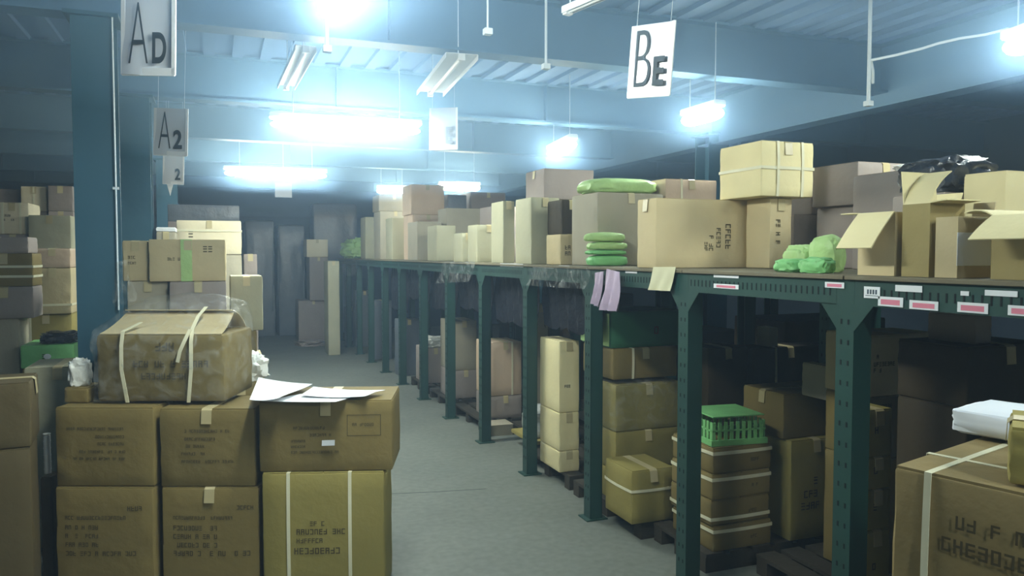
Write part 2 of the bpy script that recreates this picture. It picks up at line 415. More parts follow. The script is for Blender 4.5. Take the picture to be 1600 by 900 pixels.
c = at_z(612, 297, 2.62); lamp('faint far lamp left of the peach carton', c + Vector((-.22, .05, 0)), c + Vector((.22, -.05, 0)), .08)
lamp_px('short lit lamp hanging in line with the rack, right of the BE sign', (1070, 188), (1126, 172), 2.66, w=.14)
lamp_px('short lit lamp above the green bag, next along the rack from the BE sign', (860, 239), (896, 222), 2.66, w=.13)
lamp_px('bright lit lamp at the right edge of the picture by the grey cable', (1574, 74), (1690, 36), 2.66, w=.14)
def batten(label, p, q, w=.11):
    p, q = Vector(p), Vector(q); mid = (p + q) / 2; L = (q - p).length; rz = math.atan2(q.y - p.y, q.x - p.x)
    t = empty('unlit_batten_lamp', mid, rz, label, 'lamp', 'unlit white batten lamps')
    bm = bmesh.new()
    for s in (-1, 1): box(bm, -L / 2, L / 2, s * w / 2 - .002, s * w / 2 + .002, 0, .03)
    box(bm, -L / 2, L / 2, -w / 2, w / 2, .03, .034); link('reflector', bm, 'housing', t, smooth=False)
    bm = bmesh.new(); tube(bm, (-L / 2 + .03, 0, .01), (L / 2 - .03, 0, .01), .013, 12); link('tube', bm, 'white', t)
    bm = bmesh.new(); box(bm, -L / 2, -L / 2 + .03, -.02, .02, -.008, .03); box(bm, L / 2 - .03, L / 2, -.02, .02, -.008, .03); link('lamp_holder', bm, 'white', t, smooth=False)
    for s in (-.4, .4):
        bm = bmesh.new(); tube(bm, (s * L, 0, .034), (s * L, 0, CE - mid.z), .004, 6); link('hanger', bm, 'pipe', t)
batten('unlit white batten lamp above and left of the longest lit lamp', at_z(478, 80, 2.84), at_z(447, 140, 2.84), .12)
batten('unlit white batten lamp between the longest lit lamp and the BE sign', at_z(722, 92, 2.84), at_z(672, 150, 2.84), .2)
batten('unlit white batten lamp at the top edge, left of the BE sign', at_z(960, -10, 2.84), at_z(884, 22, 2.84), .05)
def drop_pipe(label, u, v, zc, r=.008):
    p = at_depth(u, v, zc); bm = bmesh.new(); tube(bm, p, (p.x, p.y, CE), r, 8); box(bm, p.x - .02, p.x + .02, p.y - .02, p.y + .02, p.z - .03, p.z)
    tag(link('hanging_conduit', bm, 'pipe'), label, 'pipe', 'thin pale conduits hanging from the ceiling')
drop_pipe('pale conduit hanging from the ceiling right of the BE sign, the longest', 1357, 158, 4.6, .011)
drop_pipe('pale conduit hanging between the unlit batten lamp and the BE sign', 853, 100, 4.3, .008)
drop_pipe('pale conduit hanging beside the overhead lamp at the top edge', 511, 72, 3.7, .010)
drop_pipe('short pale conduit hanging above the sign that faces away', 762, 45, 3.9, .005)
pts = [at_depth(u, v, 4.4) for u, v in ((1362, 94), (1400, 86), (1440, 76), (1465, 68), (1500, 60), (1540, 54), (1575, 45))]
pts[0:0] = [at_depth(1364, 130, 4.55), at_depth(1364, 110, 4.5)]
tag(link('cable', path_tube(pts, .008), 'pipe'), 'grey cable running from the long conduit to the right edge lamp', 'cable')

def letter(ch, x, z, sx, sz, bold=0):
    cu = bpy.data.curves.new('t', 'FONT'); cu.body = ch; cu.size = 1; cu.offset = bold
    o = bpy.data.objects.new('t', cu); C.objects.link(o); bpy.context.view_layer.update()
    me = bpy.data.meshes.new_from_object(o.evaluated_get(bpy.context.evaluated_depsgraph_get()))
    bm = bmesh.new(); bm.from_mesh(me)
    xs = [v.co.x for v in bm.verts]; ys = [v.co.y for v in bm.verts]; x0, y0 = min(xs), min(ys); W, Hh = max(xs) - x0, max(ys) - y0
    for v in bm.verts: v.co = Vector((x + (v.co.x - x0) / W * sx, -.0022, z + (v.co.y - y0) / Hh * sz))
    bpy.data.objects.remove(o); bpy.data.curves.remove(cu); bpy.data.meshes.remove(me); return bm
def sign(label, u, v, zc, rz, roll, big, small, w=.21, h=.297, faint=False):
    p = at_depth(u, v, zc)
    t = empty('aisle_sign', p, 0, label, 'sign', 'paper aisle signs'); t.rotation_euler = (0, roll, rz)
    bm = bmesh.new(); bmesh.ops.create_grid(bm, x_segments=8, y_segments=10, size=.5)
    for q in bm.verts:
        q.co = Vector((q.co.x * w, .004 * math.sin(q.co.x * 5) * (1 - q.co.y) + .0, q.co.y * h))
    solid(bm, .0012)
    link('paper', bm, 'signpaper', t)
    # clear sleeve border
    bm = bmesh.new()
    for a in ((-w / 2 - .004, -w / 2 + .012, -h / 2, h / 2), (w / 2 - .012, w / 2 + .004, -h / 2, h / 2), (-w / 2, w / 2, -h / 2 - .004, -h / 2 + .026)): box(bm, a[0], a[1], -.003, .003, a[2], a[3])
    link('sleeve_edge', bm, 'white', t, smooth=False)
    bm = bmesh.new()
    if big: merge(bm, letter(big, -w * .36, -h * .36, w * .37, h * .78, -.02))
    if small: merge(bm, letter(small, w * .09, -h * .36, w * .27, h * .40, .03))
    for q in bm.verts: q.co.y -= .006
    link('lettering', bm, 'fadedink' if faint else 'signink', t, smooth=False)
    bm = bmesh.new(); top = CE - p.z
    for s in (-.4, .4): tube(bm, (s * w, 0, h / 2), (s * w, 0, top), .0012, 5)
    link('string', bm, 'pipe', t)
sign('paper sign reading AD hanging in front of the green column', 232, 56, 2.96, -PSI - R(4), R(1.5), 'A', 'D')
sign('paper sign reading BE hanging above the strapped cartons', 1017, 94, 3.2, -PSI - R(45), R(5), 'B', 'E')
sign('crumpled paper sign reading A2 hanging behind the AD sign', 267, 206, 4.9, -PSI, R(2), 'A', '2')
sign('small far paper sign hanging below the A2 sign', 271, 265, 7.9, -PSI, R(2), None, '2')
sign('pale paper sign right of the longest lit lamp', 693, 201, 6.4, -PSI - R(10), R(0), None, 'E', .235, .345, True)
bm = bmesh.new(); p = at_depth(266, 297, 8.0)
vs = [bm.verts.new(p + RT * a + Vector((0, 0, b))) for a, b in ((-.035, .07), (.035, .07), (0.0, -.06))]; bm.faces.new(vs); solid(bm, .004)
tube(bm, p + Vector((0, 0, .07)), (p.x, p.y, CE), .0012, 5)
tag(link('pennant_tag', bm, 'white', smooth=False), 'small white pointed tag hanging below the far sign by the column', 'tag')

bm = bmesh.new(); p = at_depth(443, 297, 9.55); box(bm, p.x - .10, p.x + .10, p.y - .004, p.y + .004, p.z - .09, p.z + .09); tube(bm, (p.x, p.y, p.z + .09), (p.x, p.y, CE), .003, 6)
tag(link('hanging_card', bm, 'white', smooth=False), 'blank white card hanging just below the second lamp over the aisle', 'card')
# ------------------------------------------------------------------ racks
DZ = 1.572
def post_mesh(a, z1, sgn):
    """C section upright, open side towards +x*sgn, slots down its front"""
    bm = bmesh.new(); t = .004
    xs = (-a, -a + t) if sgn > 0 else (a - t, a)
    box(bm, *xs, -a, a, 0, z1); box(bm, -a, a, -a, -a + t, 0, z1); box(bm, -a, a, a - t, a, 0, z1)
    for s in (-1, 1): box(bm, (a - t if sgn > 0 else -a), (a if sgn > 0 else -a + t), s * a - (.012 if s > 0 else 0), s * a + (.012 if s < 0 else 0), 0, z1)
    box(bm, -a - .03, a + .03, -a - .02, a + .02, 0, .008)
    z = .12
    while z < z1 - .1:
        for s in (-.4, .4):
            xx = -a - .0008 if sgn > 0 else a + .0008
            box(bm, xx - .0006, xx + .0006, s * a - .0035, s * a + .0035, z, z + .018, 1)
        z += .075
    return bm
def rack(label, X0, X1, Ys, cards=(), gus=True):
    t = empty('storage_rack', (X0, Ys[0], 0), 0, label, 'rack', 'green steel racks'); a = .042
    pf, pb = None, None
    for i, y in enumerate(Ys):
        for k, (x, s) in enumerate(((X0 + a, 1), (X1 - a, -1))):
            if k == 0: o = pf = link('post', post_mesh(a, DZ - .015, 1), ['steel', 'slot'], t, smooth=False) if pf is None else pf.copy()
            else: o = pb = link('post', post_mesh(a, DZ - .015, -1), ['steel', 'slot'], t, smooth=False) if pb is None else pb.copy()
            if o.name not in C.objects: C.objects.link(o); o.parent = t
            o.location = (x - X0, y - Ys[0], 0)
        bm = bmesh.new(); box(bm, 2 * a, X1 - X0 - 2 * a, -.02, .02, DZ - .085, DZ - .02); o = link('tie_bar', bm, 'steel', t, smooth=False); o.location = (0, y - Ys[0], 0)
    for y0, y1 in zip(Ys, Ys[1:]):
        L = y1 - y0
        for k, x in enumerate((X0, X1 - .035)):
            bm = bmesh.new(); box(bm, 0, .035, a + .001, L - a - .001, DZ - .105, DZ - .0155)
            yy = a + .03
            if k == 0:
                while yy < L - a - .02:
                    box(bm, -.0012, -.0002, yy, yy + .006, DZ - .075, DZ - .045, 1); yy += .03
            o = link('beam', bm, ['steel', 'slot'], t, smooth=False); o.location = (x - X0, y0 - Ys[0], 0)
        bm = bbox(-.012, X1 - X0 + .01, .003, L - .003, DZ - .0148, DZ, .002, 1)
        o = link('deck_board', bm, 'ply', t); o.location = (0, y0 - Ys[0], 0)
        if gus:
            for yb, s in ((a, 1), (L - a, -1)):
                bm = bmesh.new(); v = [bm.verts.new((.004, yb, DZ - .105)), bm.verts.new((.004, yb + s * .085, DZ - .105)), bm.verts.new((.004, yb, DZ - .20))]
                bm.faces.new(v); solid(bm, .004)
                o = link('gusset', bm, 'steel', t, smooth=False); o.location = (0, y0 - Ys[0], 0)
    for (u0, u1, v0, v1, kind) in cards:
        p = at_x(u0, (v0 + v1) / 2, X0); q = at_x(u1, (v0 + v1) / 2, X0); um = (u0 + u1) / 2; g = at_x(um, 450, X0)
        zt, zb = zat(v0, g.x, g.y), zat(v1, g.x, g.y); bm = bmesh.new(); xx = -.0035
        ya, yb = q.y - Ys[0], p.y - Ys[0]
        box(bm, xx, xx + .0015, ya, yb, zb, zt)
        if kind == 'p': box(bm, xx - .0006, xx, ya + .12 * (yb - ya), yb - .12 * (yb - ya), zb + .18 * (zt - zb), zb + .72 * (zt - zb), 1)
        elif kind == 't':
            for j in range(4): box(bm, xx - .0005, xx, ya + (.18 + .17 * j) * (yb - ya), ya + (.28 + .17 * j) * (yb - ya), zb + .35 * (zt - zb), zb + .75 * (zt - zb), 2)
            box(bm, xx - .0005, xx, ya + .1 * (yb - ya), ya + .9 * (yb - ya), zb + .2 * (zt - zb), zb + .25 * (zt - zb), 2)
        o = link('label_card', bm, ['white', 'pink', 'signink'], t, smooth=False); o.location = (0, 0, 0)
        o['label'] = {'p': 'pink and white label card', 't': 'white label card with dark characters', 'w': 'white label card'}[kind]
    return t
XF, XB = 2.13, 3.36
near_cards = [(1351, 1376, 448, 466, 't'), (1373, 1412, 464, 479, 'p'), (1422, 1467, 470, 484, 'p'), (1400, 1442, 446, 456, 'w'), (1497, 1545, 473, 489, 'p'), (1502, 1515, 455, 462, 'w'), (1540, 1591, 454, 463, 'w'), (1576, 1625, 478, 494, 'p')]
far_cards = [(1116, 1155, 428, 434, 'w'), (1116, 1155, 444, 451, 'p'), (1278, 1318, 431, 436, 'w'), (1290, 1320, 441, 450, 'p'), (978, 996, 420, 427, 'w'), (833, 866, 415, 419, 'w'), (874, 890, 415, 419, 'w'), (782, 818, 412, 417, 'w')]
rack('long green steel rack along the right side of the aisle, carrying the open cartons', XF, XB, [.05, 1.11, 2.17, 3.21, 4.25, 5.29, 6.33, 7.40, 8.47, 9.54, 10.6, 11.66, 12.7, 13.76, 14.82], near_cards + far_cards)
rack('green steel rack standing back to back behind the aisle rack', 3.47, 4.6, [.1, 1.9, 3.7, 5.5, 7.3, 9.1, 10.9], gus=False)

PZ = .10
def pallet(label, x0, x1, y0, y1):
    t = empty('pallet', ((x0 + x1) / 2, (y0 + y1) / 2, 0), 0, label, 'pallet', 'wooden pallets under the racks'); a, q = (x1 - x0) / 2, (y1 - y0) / 2
    bm = bmesh.new(); n = max(4, int((x1 - x0) / .14)); s = (x1 - x0) / n
    for i in range(n): box(bm, -a + i * s, -a + i * s + s * .74, -q, q, PZ - .018, PZ)
    link('deck', bm, 'shadewood', t, smooth=False)
    for k in (-1, 0, 1):
        bm = bmesh.new(); yy = k * (q - .045); box(bm, -a, a, yy - .04, yy + .04, .018, PZ - .0185); box(bm, -a, a, yy - .04, yy + .04, 0, .0175)
        link('runner', bm, 'shadewood', t, smooth=False)
pallet('wooden pallet under the four strapped cartons and the tall carton', 2.33, 3.22, 3.28, 3.79)
pallet('wooden pallet under the wrapped carton stack and the small strapped carton', 2.26, 3.2, 3.81, 4.72)
pallet('wooden pallet under the tall tan carton stack', 2.27, 3.2, 4.8, 5.6)
pallet('wooden pallet under the stack topped by a silver bag', 2.52, 3.2, 5.7, 6.6)
pallet('wooden pallet under the cartons in the nearest rack bay', 2.58, 3.22, 2.5, 3.2)
pallet('wooden pallet two bays before the hazy far rack', 2.27, 3.2, 6.72, 7.6)
pallet('wooden pallet one bay into the hazy far rack', 2.27, 3.2, 7.8, 8.6)

# ------------------------------------------------------------------ stacked cartons at the left front
PR = -PSI
G = 'printed cartons stacked at the left front'
zA = S('lower left printed carton of the front stack', 87, 240, ('Z', 3.63), 0, 762, .34, 'brown', PR, group=G, tape='x', b=.009, v=800,
       text=[(.74, .92, .80, .022), (.1, .72, .725, .018), (.1, .46, .64, .02), (.1, .46, .565, .02), (.1, .46, .49, .02), (.1, .84, .41, .022)])
zA2 = S('lower middle printed carton of the front stack, light tape on its top', 253, 404, ('Z', 3.64), 0, 762, .34, 'brown', PR, group=G, b=.009, v=800,
        text=[(.78, .95, .81, .02), (.12, .76, .725, .016), (.12, .58, .63, .022), (.12, .58, .555, .022), (.12, .58, .48, .022), (.12, .92, .405, .024)])
zA3 = S('tall yellow brown carton with two straps, lower right of the front stack', 410, 600, ('Z', 3.60), 0, 740, .34, 'olive', PR + R(3), group=G, straps=[('x', -.285), ('x', .22)], b=.008, v=800, tape=None,
        text=[(.36, .52, .60, .022), (.28, .68, .535, .026), (.28, .50, .47, .022), (.26, .64, .385, .03)])
zB = S('upper left printed carton of the front stack, text set to the right', 87, 240, ('Z', 3.63), zA + .003, 637, .34, 'brown', PR - R(.5), group=G, tape='x', b=.008, v=690,
       text=[(.12, .72, .72, .013), (.42, .72, .62, .013), (.44, .72, .53, .013), (.25, .72, .43, .013), (.18, .72, .34, .013)])
zB2 = S('upper middle printed carton of the front stack, text set to the left', 250, 398, ('Z', 3.63), zA2 + .003, 639, .34, 'brown', PR + R(.7), group=G, b=.008, v=690,
        text=[(.24, .76, .70, .014), (.24, .66, .60, .014), (.28, .5, .51, .014), (.23, .5, .41, .014), (.23, .8, .31, .014)])
zB3 = S('upper right carton of the front stack with papers on top and a printed frame', 405, 613, ('Z', 3.60), zA3 + .003, 627, .38, 'brown', PR + R(3), group=G, b=.007, v=690, tape='y',
        text=[('frame', .66, .915, .50, .80), (.70, .86, .64, .014), (.24, .5, .60, .014), (.38, .54, .50, .014), (.24, .36, .42, .012), (.24, .36, .34, .012), (.24, .60, .26, .012)])
# white torn sticker on that carton's face
p = at_depth(513, 692, 3.585); bm = bmesh.new(); box(bm, -.03, .03, -.0012, 0, -.013, .013)
for v in bm.verts: v.co.z += .006 * math.sin(v.co.x * 90)
o = link('torn_sticker', bm, 'white', smooth=False); o.location = p; o.rotation_euler = (0, .05, PR - R(1)); tag(o, 'small torn white sticker on the face of the upper right carton', 'sticker')
# the film wrapped carton with its domed top
c = corner(151, ('Z', 3.70), 580); w = width(c, 351, PR, 580); zc0 = max(zB, zB2) + .012
hC = zat(523, c.x, c.y) - zc0; dC = .40
e = Vector((cy, -sy)); f = Vector((sy, cy)); cc = c + e * (w / 2) + f * (dC / 2)
t = empty('wrapped_carton', (cc.x, cc.y, zc0), PR, 'big carton under clear plastic film with two cream straps, on the front stack', 'box')
from mathutils import noise
def domed(w, d, h, rise, grow=0, jit=0, n=9):
    bm = bulgebox(w, d, h, .014, n=n, jit=.003, bev=.016, rnd=RN)
    for v in bm.verts:
        k = max(0, (v.co.z / h - .78) / .22); ty = (v.co.y / d + .5)
        v.co.z += rise * k * (max(0, min(1, ty)) ** .8) * (1 - .25 * abs(v.co.x / w * 2) ** 3)
        if k > 0: v.co.x *= 1 - .10 * k * ty
        if jit:
            q = v.co * 9; v.co += Vector((noise.noise(q), noise.noise(q + Vector((9, 0, 0))), noise.noise(q + Vector((0, 9, 0))))) * jit
    return bm
link('body', bulgebox(w, dC, hC, .012, n=7, jit=.003, bev=.014, rnd=RN, top=0), 'brown', t)
o = link('flap', flap_mesh(w - .03, .24, R(168), R(150), taper=.02), 'tan', t); o.location = (0, -dC / 2 + .006, hC + .004); o['label'] = 'front top flap bulging up'  # both flaps in lighter card, painting the light from above
o = link('flap', flap_mesh(w - .06, .22, R(128), R(175), taper=.01), 'tan', t); o.location = (0, dC / 2 - .006, hC + .004); o.rotation_euler = (0, 0, PI); o['label'] = 'rear top flap standing up'
o = link('plastic_film', domed(w + .035, dC + .03, hC + .012, .17, jit=.016, n=14), 'film', t)
printed([(.47, .62, .76, .04), (.3, .88, .52, .032), (.36, .72, .34, .03)], w, dC, hC, .014, t)
for s, du in ((-.28, .02), (.26, -.02)):
    bm = bmesh.new(); rows = []
    pr = [(-dC / 2 - .022, 0), (-dC / 2 - .034, hC * .5), (-dC / 2 - .03, hC * .85), (-dC / 2 - .012, hC + .018), (-dC / 2 + .07, hC + .055)]
    if s > 0: pr = [(-dC / 2 - .022, 0), (-dC / 2 - .034, hC * .5), (-dC / 2 - .03, hC * .9), (-dC / 2 - .01, hC + .03), (-dC / 2 + .06, hC + .085), (-dC / 2 + .16, hC + .125)]
    for i, (yy, zz) in enumerate(pr):
        xx = s * w + (du if i == 0 else 0) + (.05 * (i - 3) if (s < 0 and i > 3) else 0)
        rows.append([bm.verts.new((xx - .0085, yy, zz)), bm.verts.new((xx + .0085, yy, zz))])
    for A, B in zip(rows, rows[1:]): bm.faces.new([A[0], A[1], B[1], B[0]])
    solid(bm, .003); link('strap', bm, 'strap', t)
# the loose strap end
bm = bmesh.new(); rows = []
for i, (xx, yy, zz) in enumerate(((.255, -.025, hC + .03), (.225, -.045, hC - .02), (.19, -.05, hC - .07), (.165, -.045, hC - .125))):
    rows.append([bm.verts.new((xx * w - .008, -dC / 2 + yy, zz)), bm.verts.new((xx * w + .008, -dC / 2 + yy, zz - .004))])
for A, B in zip(rows, rows[1:]): bm.faces.new([A[0], A[1], B[1], B[0]])
solid(bm, .003); o = link('strap', bm, 'strap', t); o['label'] = 'loose cut strap end'
# papers
def sheet(label, corners, z, m='paper', curl=.01, seed=0, name='paper_sheet', cat='paper', th=.0015):
    """corners: four pixel points (near left, near right, far right, far left) on the plane at height z"""
    P = [at_z(u, v, z) for u, v in corners]; bm = bmesh.new(); n = 8; g = []
    for j in range(n + 1):
        row = []
        for i in range(n + 1):
            a, b_ = i / n, j / n
            p = P[0].lerp(P[1], a).lerp(P[3].lerp(P[2], a), b_); p.z = z + curl * ((a - .45) ** 2 * 2.2 + .35 * math.sin(3 * b_ + seed) ** 2 * a)
            row.append(bm.verts.new(p))
        g.append(row)
    for j in range(n):
        for i in range(n): bm.faces.new([g[j][i], g[j][i + 1], g[j + 1][i + 1], g[j + 1][i]])
    solid(bm, th)
    o = link(name, bm, m); return tag(o, label, cat, 'papers on the front stack')
zt = zB3 + .008
sheet('white paper sheet hanging over the left end of the paper pile', [(390, 626), (434, 626), (488, 603), (404, 591)], zt + .016, 'paper', .012, 1)
sheet('lower grey white paper sheet under the others, flush with the front edge', [(410, 627), (524, 629), (560, 618), (470, 616)], zt, 'white', .004, 2)
sheet('white paper sheet with curled right end, furthest from the wrapped carton', [(470, 619), (570, 622), (602, 612), (490, 606)], zt + .008, 'paper', .014, 0)
# ------------------------------------------------------------------ stack at the left edge, shade put into its card colour
z1 = S('shade-darkened carton at the left edge, bottom of its pair', -95, 50, ('Z', 3.15), 0, 714, .3, 'shadebrown', R(6), group='left edge stack', text='C', v=800)  # dark card colour stands in for the low light here
z2 = S('shade-darkened carton at the left edge, on top of its pair', -95, 48, ('Z', 3.15), z1 + .003, 606, .3, 'shadebrown', R(5), group='left edge stack', tape='x', v=650)
ztube = S('slim carton coloured as the shade in the gap left of the front stack', 64, 82, ('Z', 3.74), 0, 746, .12, 'dark', PR, v=800, parts=False)  # near black stands in for the gap's shade; carries the tube
bm = bmesh.new(); p = at_depth(74, 712, 3.8); tube(bm, (p.x, p.y, ztube + .001), (p.x, p.y, zat(680, p.x, p.y)), .016, 14)
for k in range(6): tube(bm, (p.x, p.y, ztube + .02 + .035 * k), (p.x, p.y, ztube + .024 + .035 * k), .0175, 14)
tag(link('white_tube', bm, 'bagwhite'), 'narrow white tube standing in the dark gap left of the front stack', 'tube')
S('lone carton standing behind the dark left edge pair', 36, 140, ('Z', 4.25), 0, 576, .4, 'moss', 0, tape='y')
z = S('small brown carton on the upper left printed carton, beside the wrapped carton', 100, 137, ('Z', 3.72), zB + .003, 606, .16, 'brown', PR, v=620, parts=False)
p = at_depth(126, 606, 3.8); bm = blob(.10, .12, .13, seed=5); o = link('plastic_bag', bm, 'bagwhite'); o.location = (p.x, p.y, z + .002)
tag(o, 'crumpled white plastic bag left of the wrapped carton by the column', 'bag')

# ------------------------------------------------------------------ left storage area beyond the column
GL = 'cartons piled left of the green column'
def pile(u0, u1, loc, d, items, base=0, rot=0, group=GL, **kw):
    z = base
    for it in items:
        lab, vt, m = it[:3]; k = dict(kw); k.update(it[3] if len(it) > 3 else {})
        a, b_ = k.pop('du', (0, 0))
        z = S(lab, u0 + a, u1 + b_, loc, z + (.003 if z else 0), vt, d, m, rot, group=group, **k)
    return z
pile(34, 116, ('Z', 4.95), .4, [
    ('brown carton low in the pile under the green carton', 577, 'brown'),
    ('bright green carton with a white tag, left of the column', 541, 'green', dict(du=(-2, 0), tape=None, text=[(.4, .5, .4, .03)])),
], v=560)
t, w, d, h = LAST; bm = bmesh.new(); bmesh.ops.create_uvsphere(bm, u_segments=12, v_segments=8, radius=1)
for v in bm.verts: v.co = Vector((v.co.x * .022, -d / 2 - .008 + v.co.y * .002, h * .5 + v.co.z * .018))
o = link('sticker', bm, 'white', t); o['label'] = 'round white tag'
p = at_depth(82, 535, 5.0); bm = blob(.22, .2, .07, seed=3, amp=.35); o = link('black_bag', bm, 'blackfilm'); o.location = (p.x + .02, p.y + .15, zat(541, p.x, p.y) + .012); tag(o, 'crumpled black plastic lying on the bright green carton', 'bag')
pile(30, 112, ('Z', 5.6), .4, [
    ('olive carton under the tan carton, left of the column', 492, 'olive', dict(straps=[('x', -.3)])),
    ('tan carton with a white strip, left of the column', 419, 'tan', dict(du=(24, 0), straps=[('z', .2)], tape='y')),
    ('paler tan carton on the tan carton beside the column', 388, 'peach', dict(du=(24, 0))),
], v=480)
pile(-40, 52, ('Z', 4.9), .28, [
    ('grey carton at the left edge, below the mauve grey one', 500, 'grey', dict(du=(-10, -24))),
    ('mauve grey carton with a rounded edge at the left edge', 449, 'mauve', dict(b=.015)),
    ('ribbed brown carton at the left edge, under the mauve lidded box', 396, 'brown', dict(straps=[('z', .3), ('z', .6)])),
    ('mauve lidded box at the left edge, above the ribbed carton', 370, 'mauve', dict(du=(0, -6), tape=None)),
], v=450)
pile(46, 112, ('Z', 6.4), .45, [
    ('tall grey carton behind the tan cartons, lower of two', 420, 'grey'),
    ('grey green carton left of the column, below the top row', 336, 'moss'),
], v=420)
pile(-6, 46, ('Z', 6.4), .45, [
    ('plain carton behind the mauve lidded box, mostly hidden', 366, 'mauve'),
    ('pale carton with two white straps, upper left', 316, 'pale', dict(straps=[('x', -.28), ('x', .25)], text='C')),
], v=380)
pile(-50, 32, ('Z', 7.4), .5, [('hidden base carton of the back row, left end', 340, 'mauve'), ('pale mauve carton of the top row, left end', 294, 'mauve')], v=320)
pile(33, 73, ('Z', 7.4), .5, [('hidden base carton of the back row, middle', 330, 'mauve'), ('pale mauve carton of the top row, middle', 291, 'pale', dict(straps=[('x', 0)]))], v=320)
pile(75, 114, ('Z', 7.4), .5, [('hidden base carton of the back row, beside the column', 330, 'mauve'), ('pale mauve carton of the top row, beside the column', 290, 'mauve')], v=320)
# right of the column
GM = 'cartons behind the wrapped carton'
pile(192, 262, ('Z', 5.05), .45, [
    ('grey brown carton behind the wrapped carton, beside the column', 440, 'grey', dict(du=(6, 0))),
    ('left tan carton of the pair between column and aisle', 376, 'tan', dict(du=(0, -30), text='C')),
], v=420)
pile(264, 353, ('Z', 5.05), .40, [
    ('mauve carton behind the wrapped carton, nearer the aisle', 441, 'mauve'),
    ('wide tan carton with green tape, between column and aisle', 374, 'tan', dict(du=(-31, 0), straps=[('x', -.02)], text=[(.2, .42, .5, .02), (.7, .85, .7, .04)], strapmat='lime', sw=.07)),
], v=420)
pile(361, 409, ('Z', 5.62), .45, [
    ('low carton by the aisle, under the brown one with a pale top edge', 560, 'tan', dict(du=(2, 2))),
    ('brown carton by the aisle with a pale top edge', 518, 'brown', dict(du=(0, -8), tape='x')),
    ('grey green carton by the aisle behind the wrapped carton', 432, 'moss', dict(du=(0, 2))),
], v=500)
p = at_depth(374, 580, 4.6); bm = blob(.3, .3, .16, seed=9, amp=.3); o = link('white_bag', bm, 'bagwhite'); tz = zat(592, p.x, p.y); o.location = (p.x, p.y, tz); tag(o, 'crumpled white bag between the wrapped carton and the aisle', 'bag')
S('low brown carton under the crumpled white bag by the aisle', 345, 406, ('Z', 4.42), 0, 0, .4, 'brown', 0, top=tz - .002)
pile(272, 377, ('Z', 6.9), .3, [
    ('pale carton low behind the wide tan carton', 398, 'grey'),
    ('cream carton with a dark mark behind the wide tan carton', 344, 'pale', dict(du=(4, 0), straps=[('z', .7)], text=[(.18, .26, .5, .06)])),
], v=370)
pile(381, 402, ('Z', 7.6), .4, [('slim mauve carton behind, lower', 430, 'mauve'), ('slim mauve carton behind by the aisle, upper', 397, 'mauve')], v=420)
pile(262, 374, ('Z', 8.4), .5, [('hidden dark carton behind the cream one', 346, 'mauve'), ('dark blue grey crate above the cream carton', 319, 'greyfilm', dict(tape=None))], v=330)
pile(244, 274, ('Z', 6.3), .3, [('slim grey carton right of the second column', 362, 'grey'), ('flat white tray right of the second column', 355, 'white', dict(tape=None))], v=360)
# clear film strips hanging on the near column
bm = bmesh.new(); p = at_depth(185, 445, 4.1); q = [at_depth(u, v, 4.1) for u, v in ((180, 410), (200, 405), (212, 470), (178, 480))]
n = 8
g = []
for j in range(n + 1):
    row = []
    for i in range(n + 1):
        P = q[0].lerp(q[1], i / n).lerp(q[3].lerp(q[2], i / n), j / n); P += FW * (.025 * math.sin(i * 1.9 + j * .8)); row.append(bm.verts.new(P))
    g.append(row)
for j in range(n):
    for i in range(n): bm.faces.new([g[j][i], g[j][i + 1], g[j + 1][i + 1], g[j + 1][i]])
tag(link('film_scrap', bm, 'film'), 'scrap of clear plastic film hanging against the green column', 'film')

# ------------------------------------------------------------------ far end of the aisle
def film_stack(label, u0, u1, loc, vt, d, m, v=430):
    c = corner(u0, loc, v); w = width(c, u1, 0, v); h = zat(vt, c.x, c.y)
    t = empty('wrapped_stack', (c.x + w / 2, c.y + d / 2, 0), 0, label, 'stack', 'tall wrapped stacks at the far end')
    link('load', bulgebox(w, d, h - .05, .02, jit=.01, rnd=RN), m, t)
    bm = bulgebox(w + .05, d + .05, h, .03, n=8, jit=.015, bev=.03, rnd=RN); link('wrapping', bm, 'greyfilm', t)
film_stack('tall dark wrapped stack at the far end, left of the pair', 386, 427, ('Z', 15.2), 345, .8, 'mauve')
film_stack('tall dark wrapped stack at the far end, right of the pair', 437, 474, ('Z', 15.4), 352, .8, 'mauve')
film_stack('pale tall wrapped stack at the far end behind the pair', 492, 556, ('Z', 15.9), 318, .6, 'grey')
GF = 'hazy cartons at the far end of the aisle'
pile(474, 513, ('Z', 14.4), .6, [
    ('mauve carton at the far end of the aisle, on the floor', 470, 'mauve', dict(du=(-8, 0))),
    ('grey carton at the far end of the aisle, middle of its pile', 402, 'mauve', dict(du=(10, 0))),
    ('white carton topping the pile at the far end of the aisle', 374, 'pale', dict(du=(6, 0))),
], group=GF, v=450)
S('pale upright carton beside the first post of the far rack', 513, 531, ('Z', 12.5), 0, 408, .5, 'moss', 0, group=GF, v=480)
p = at_z(486, 540, 0); o = link('paper_scrap', blob(.5, .35, .1, seed=4, amp=.4), 'mauve'); o.location = (p.x, p.y, 0); tag(o, 'scrap of crumpled packaging on the floor at the far end', 'litter')

# ------------------------------------------------------------------ under the aisle rack
GU = 'cartons under the aisle rack'
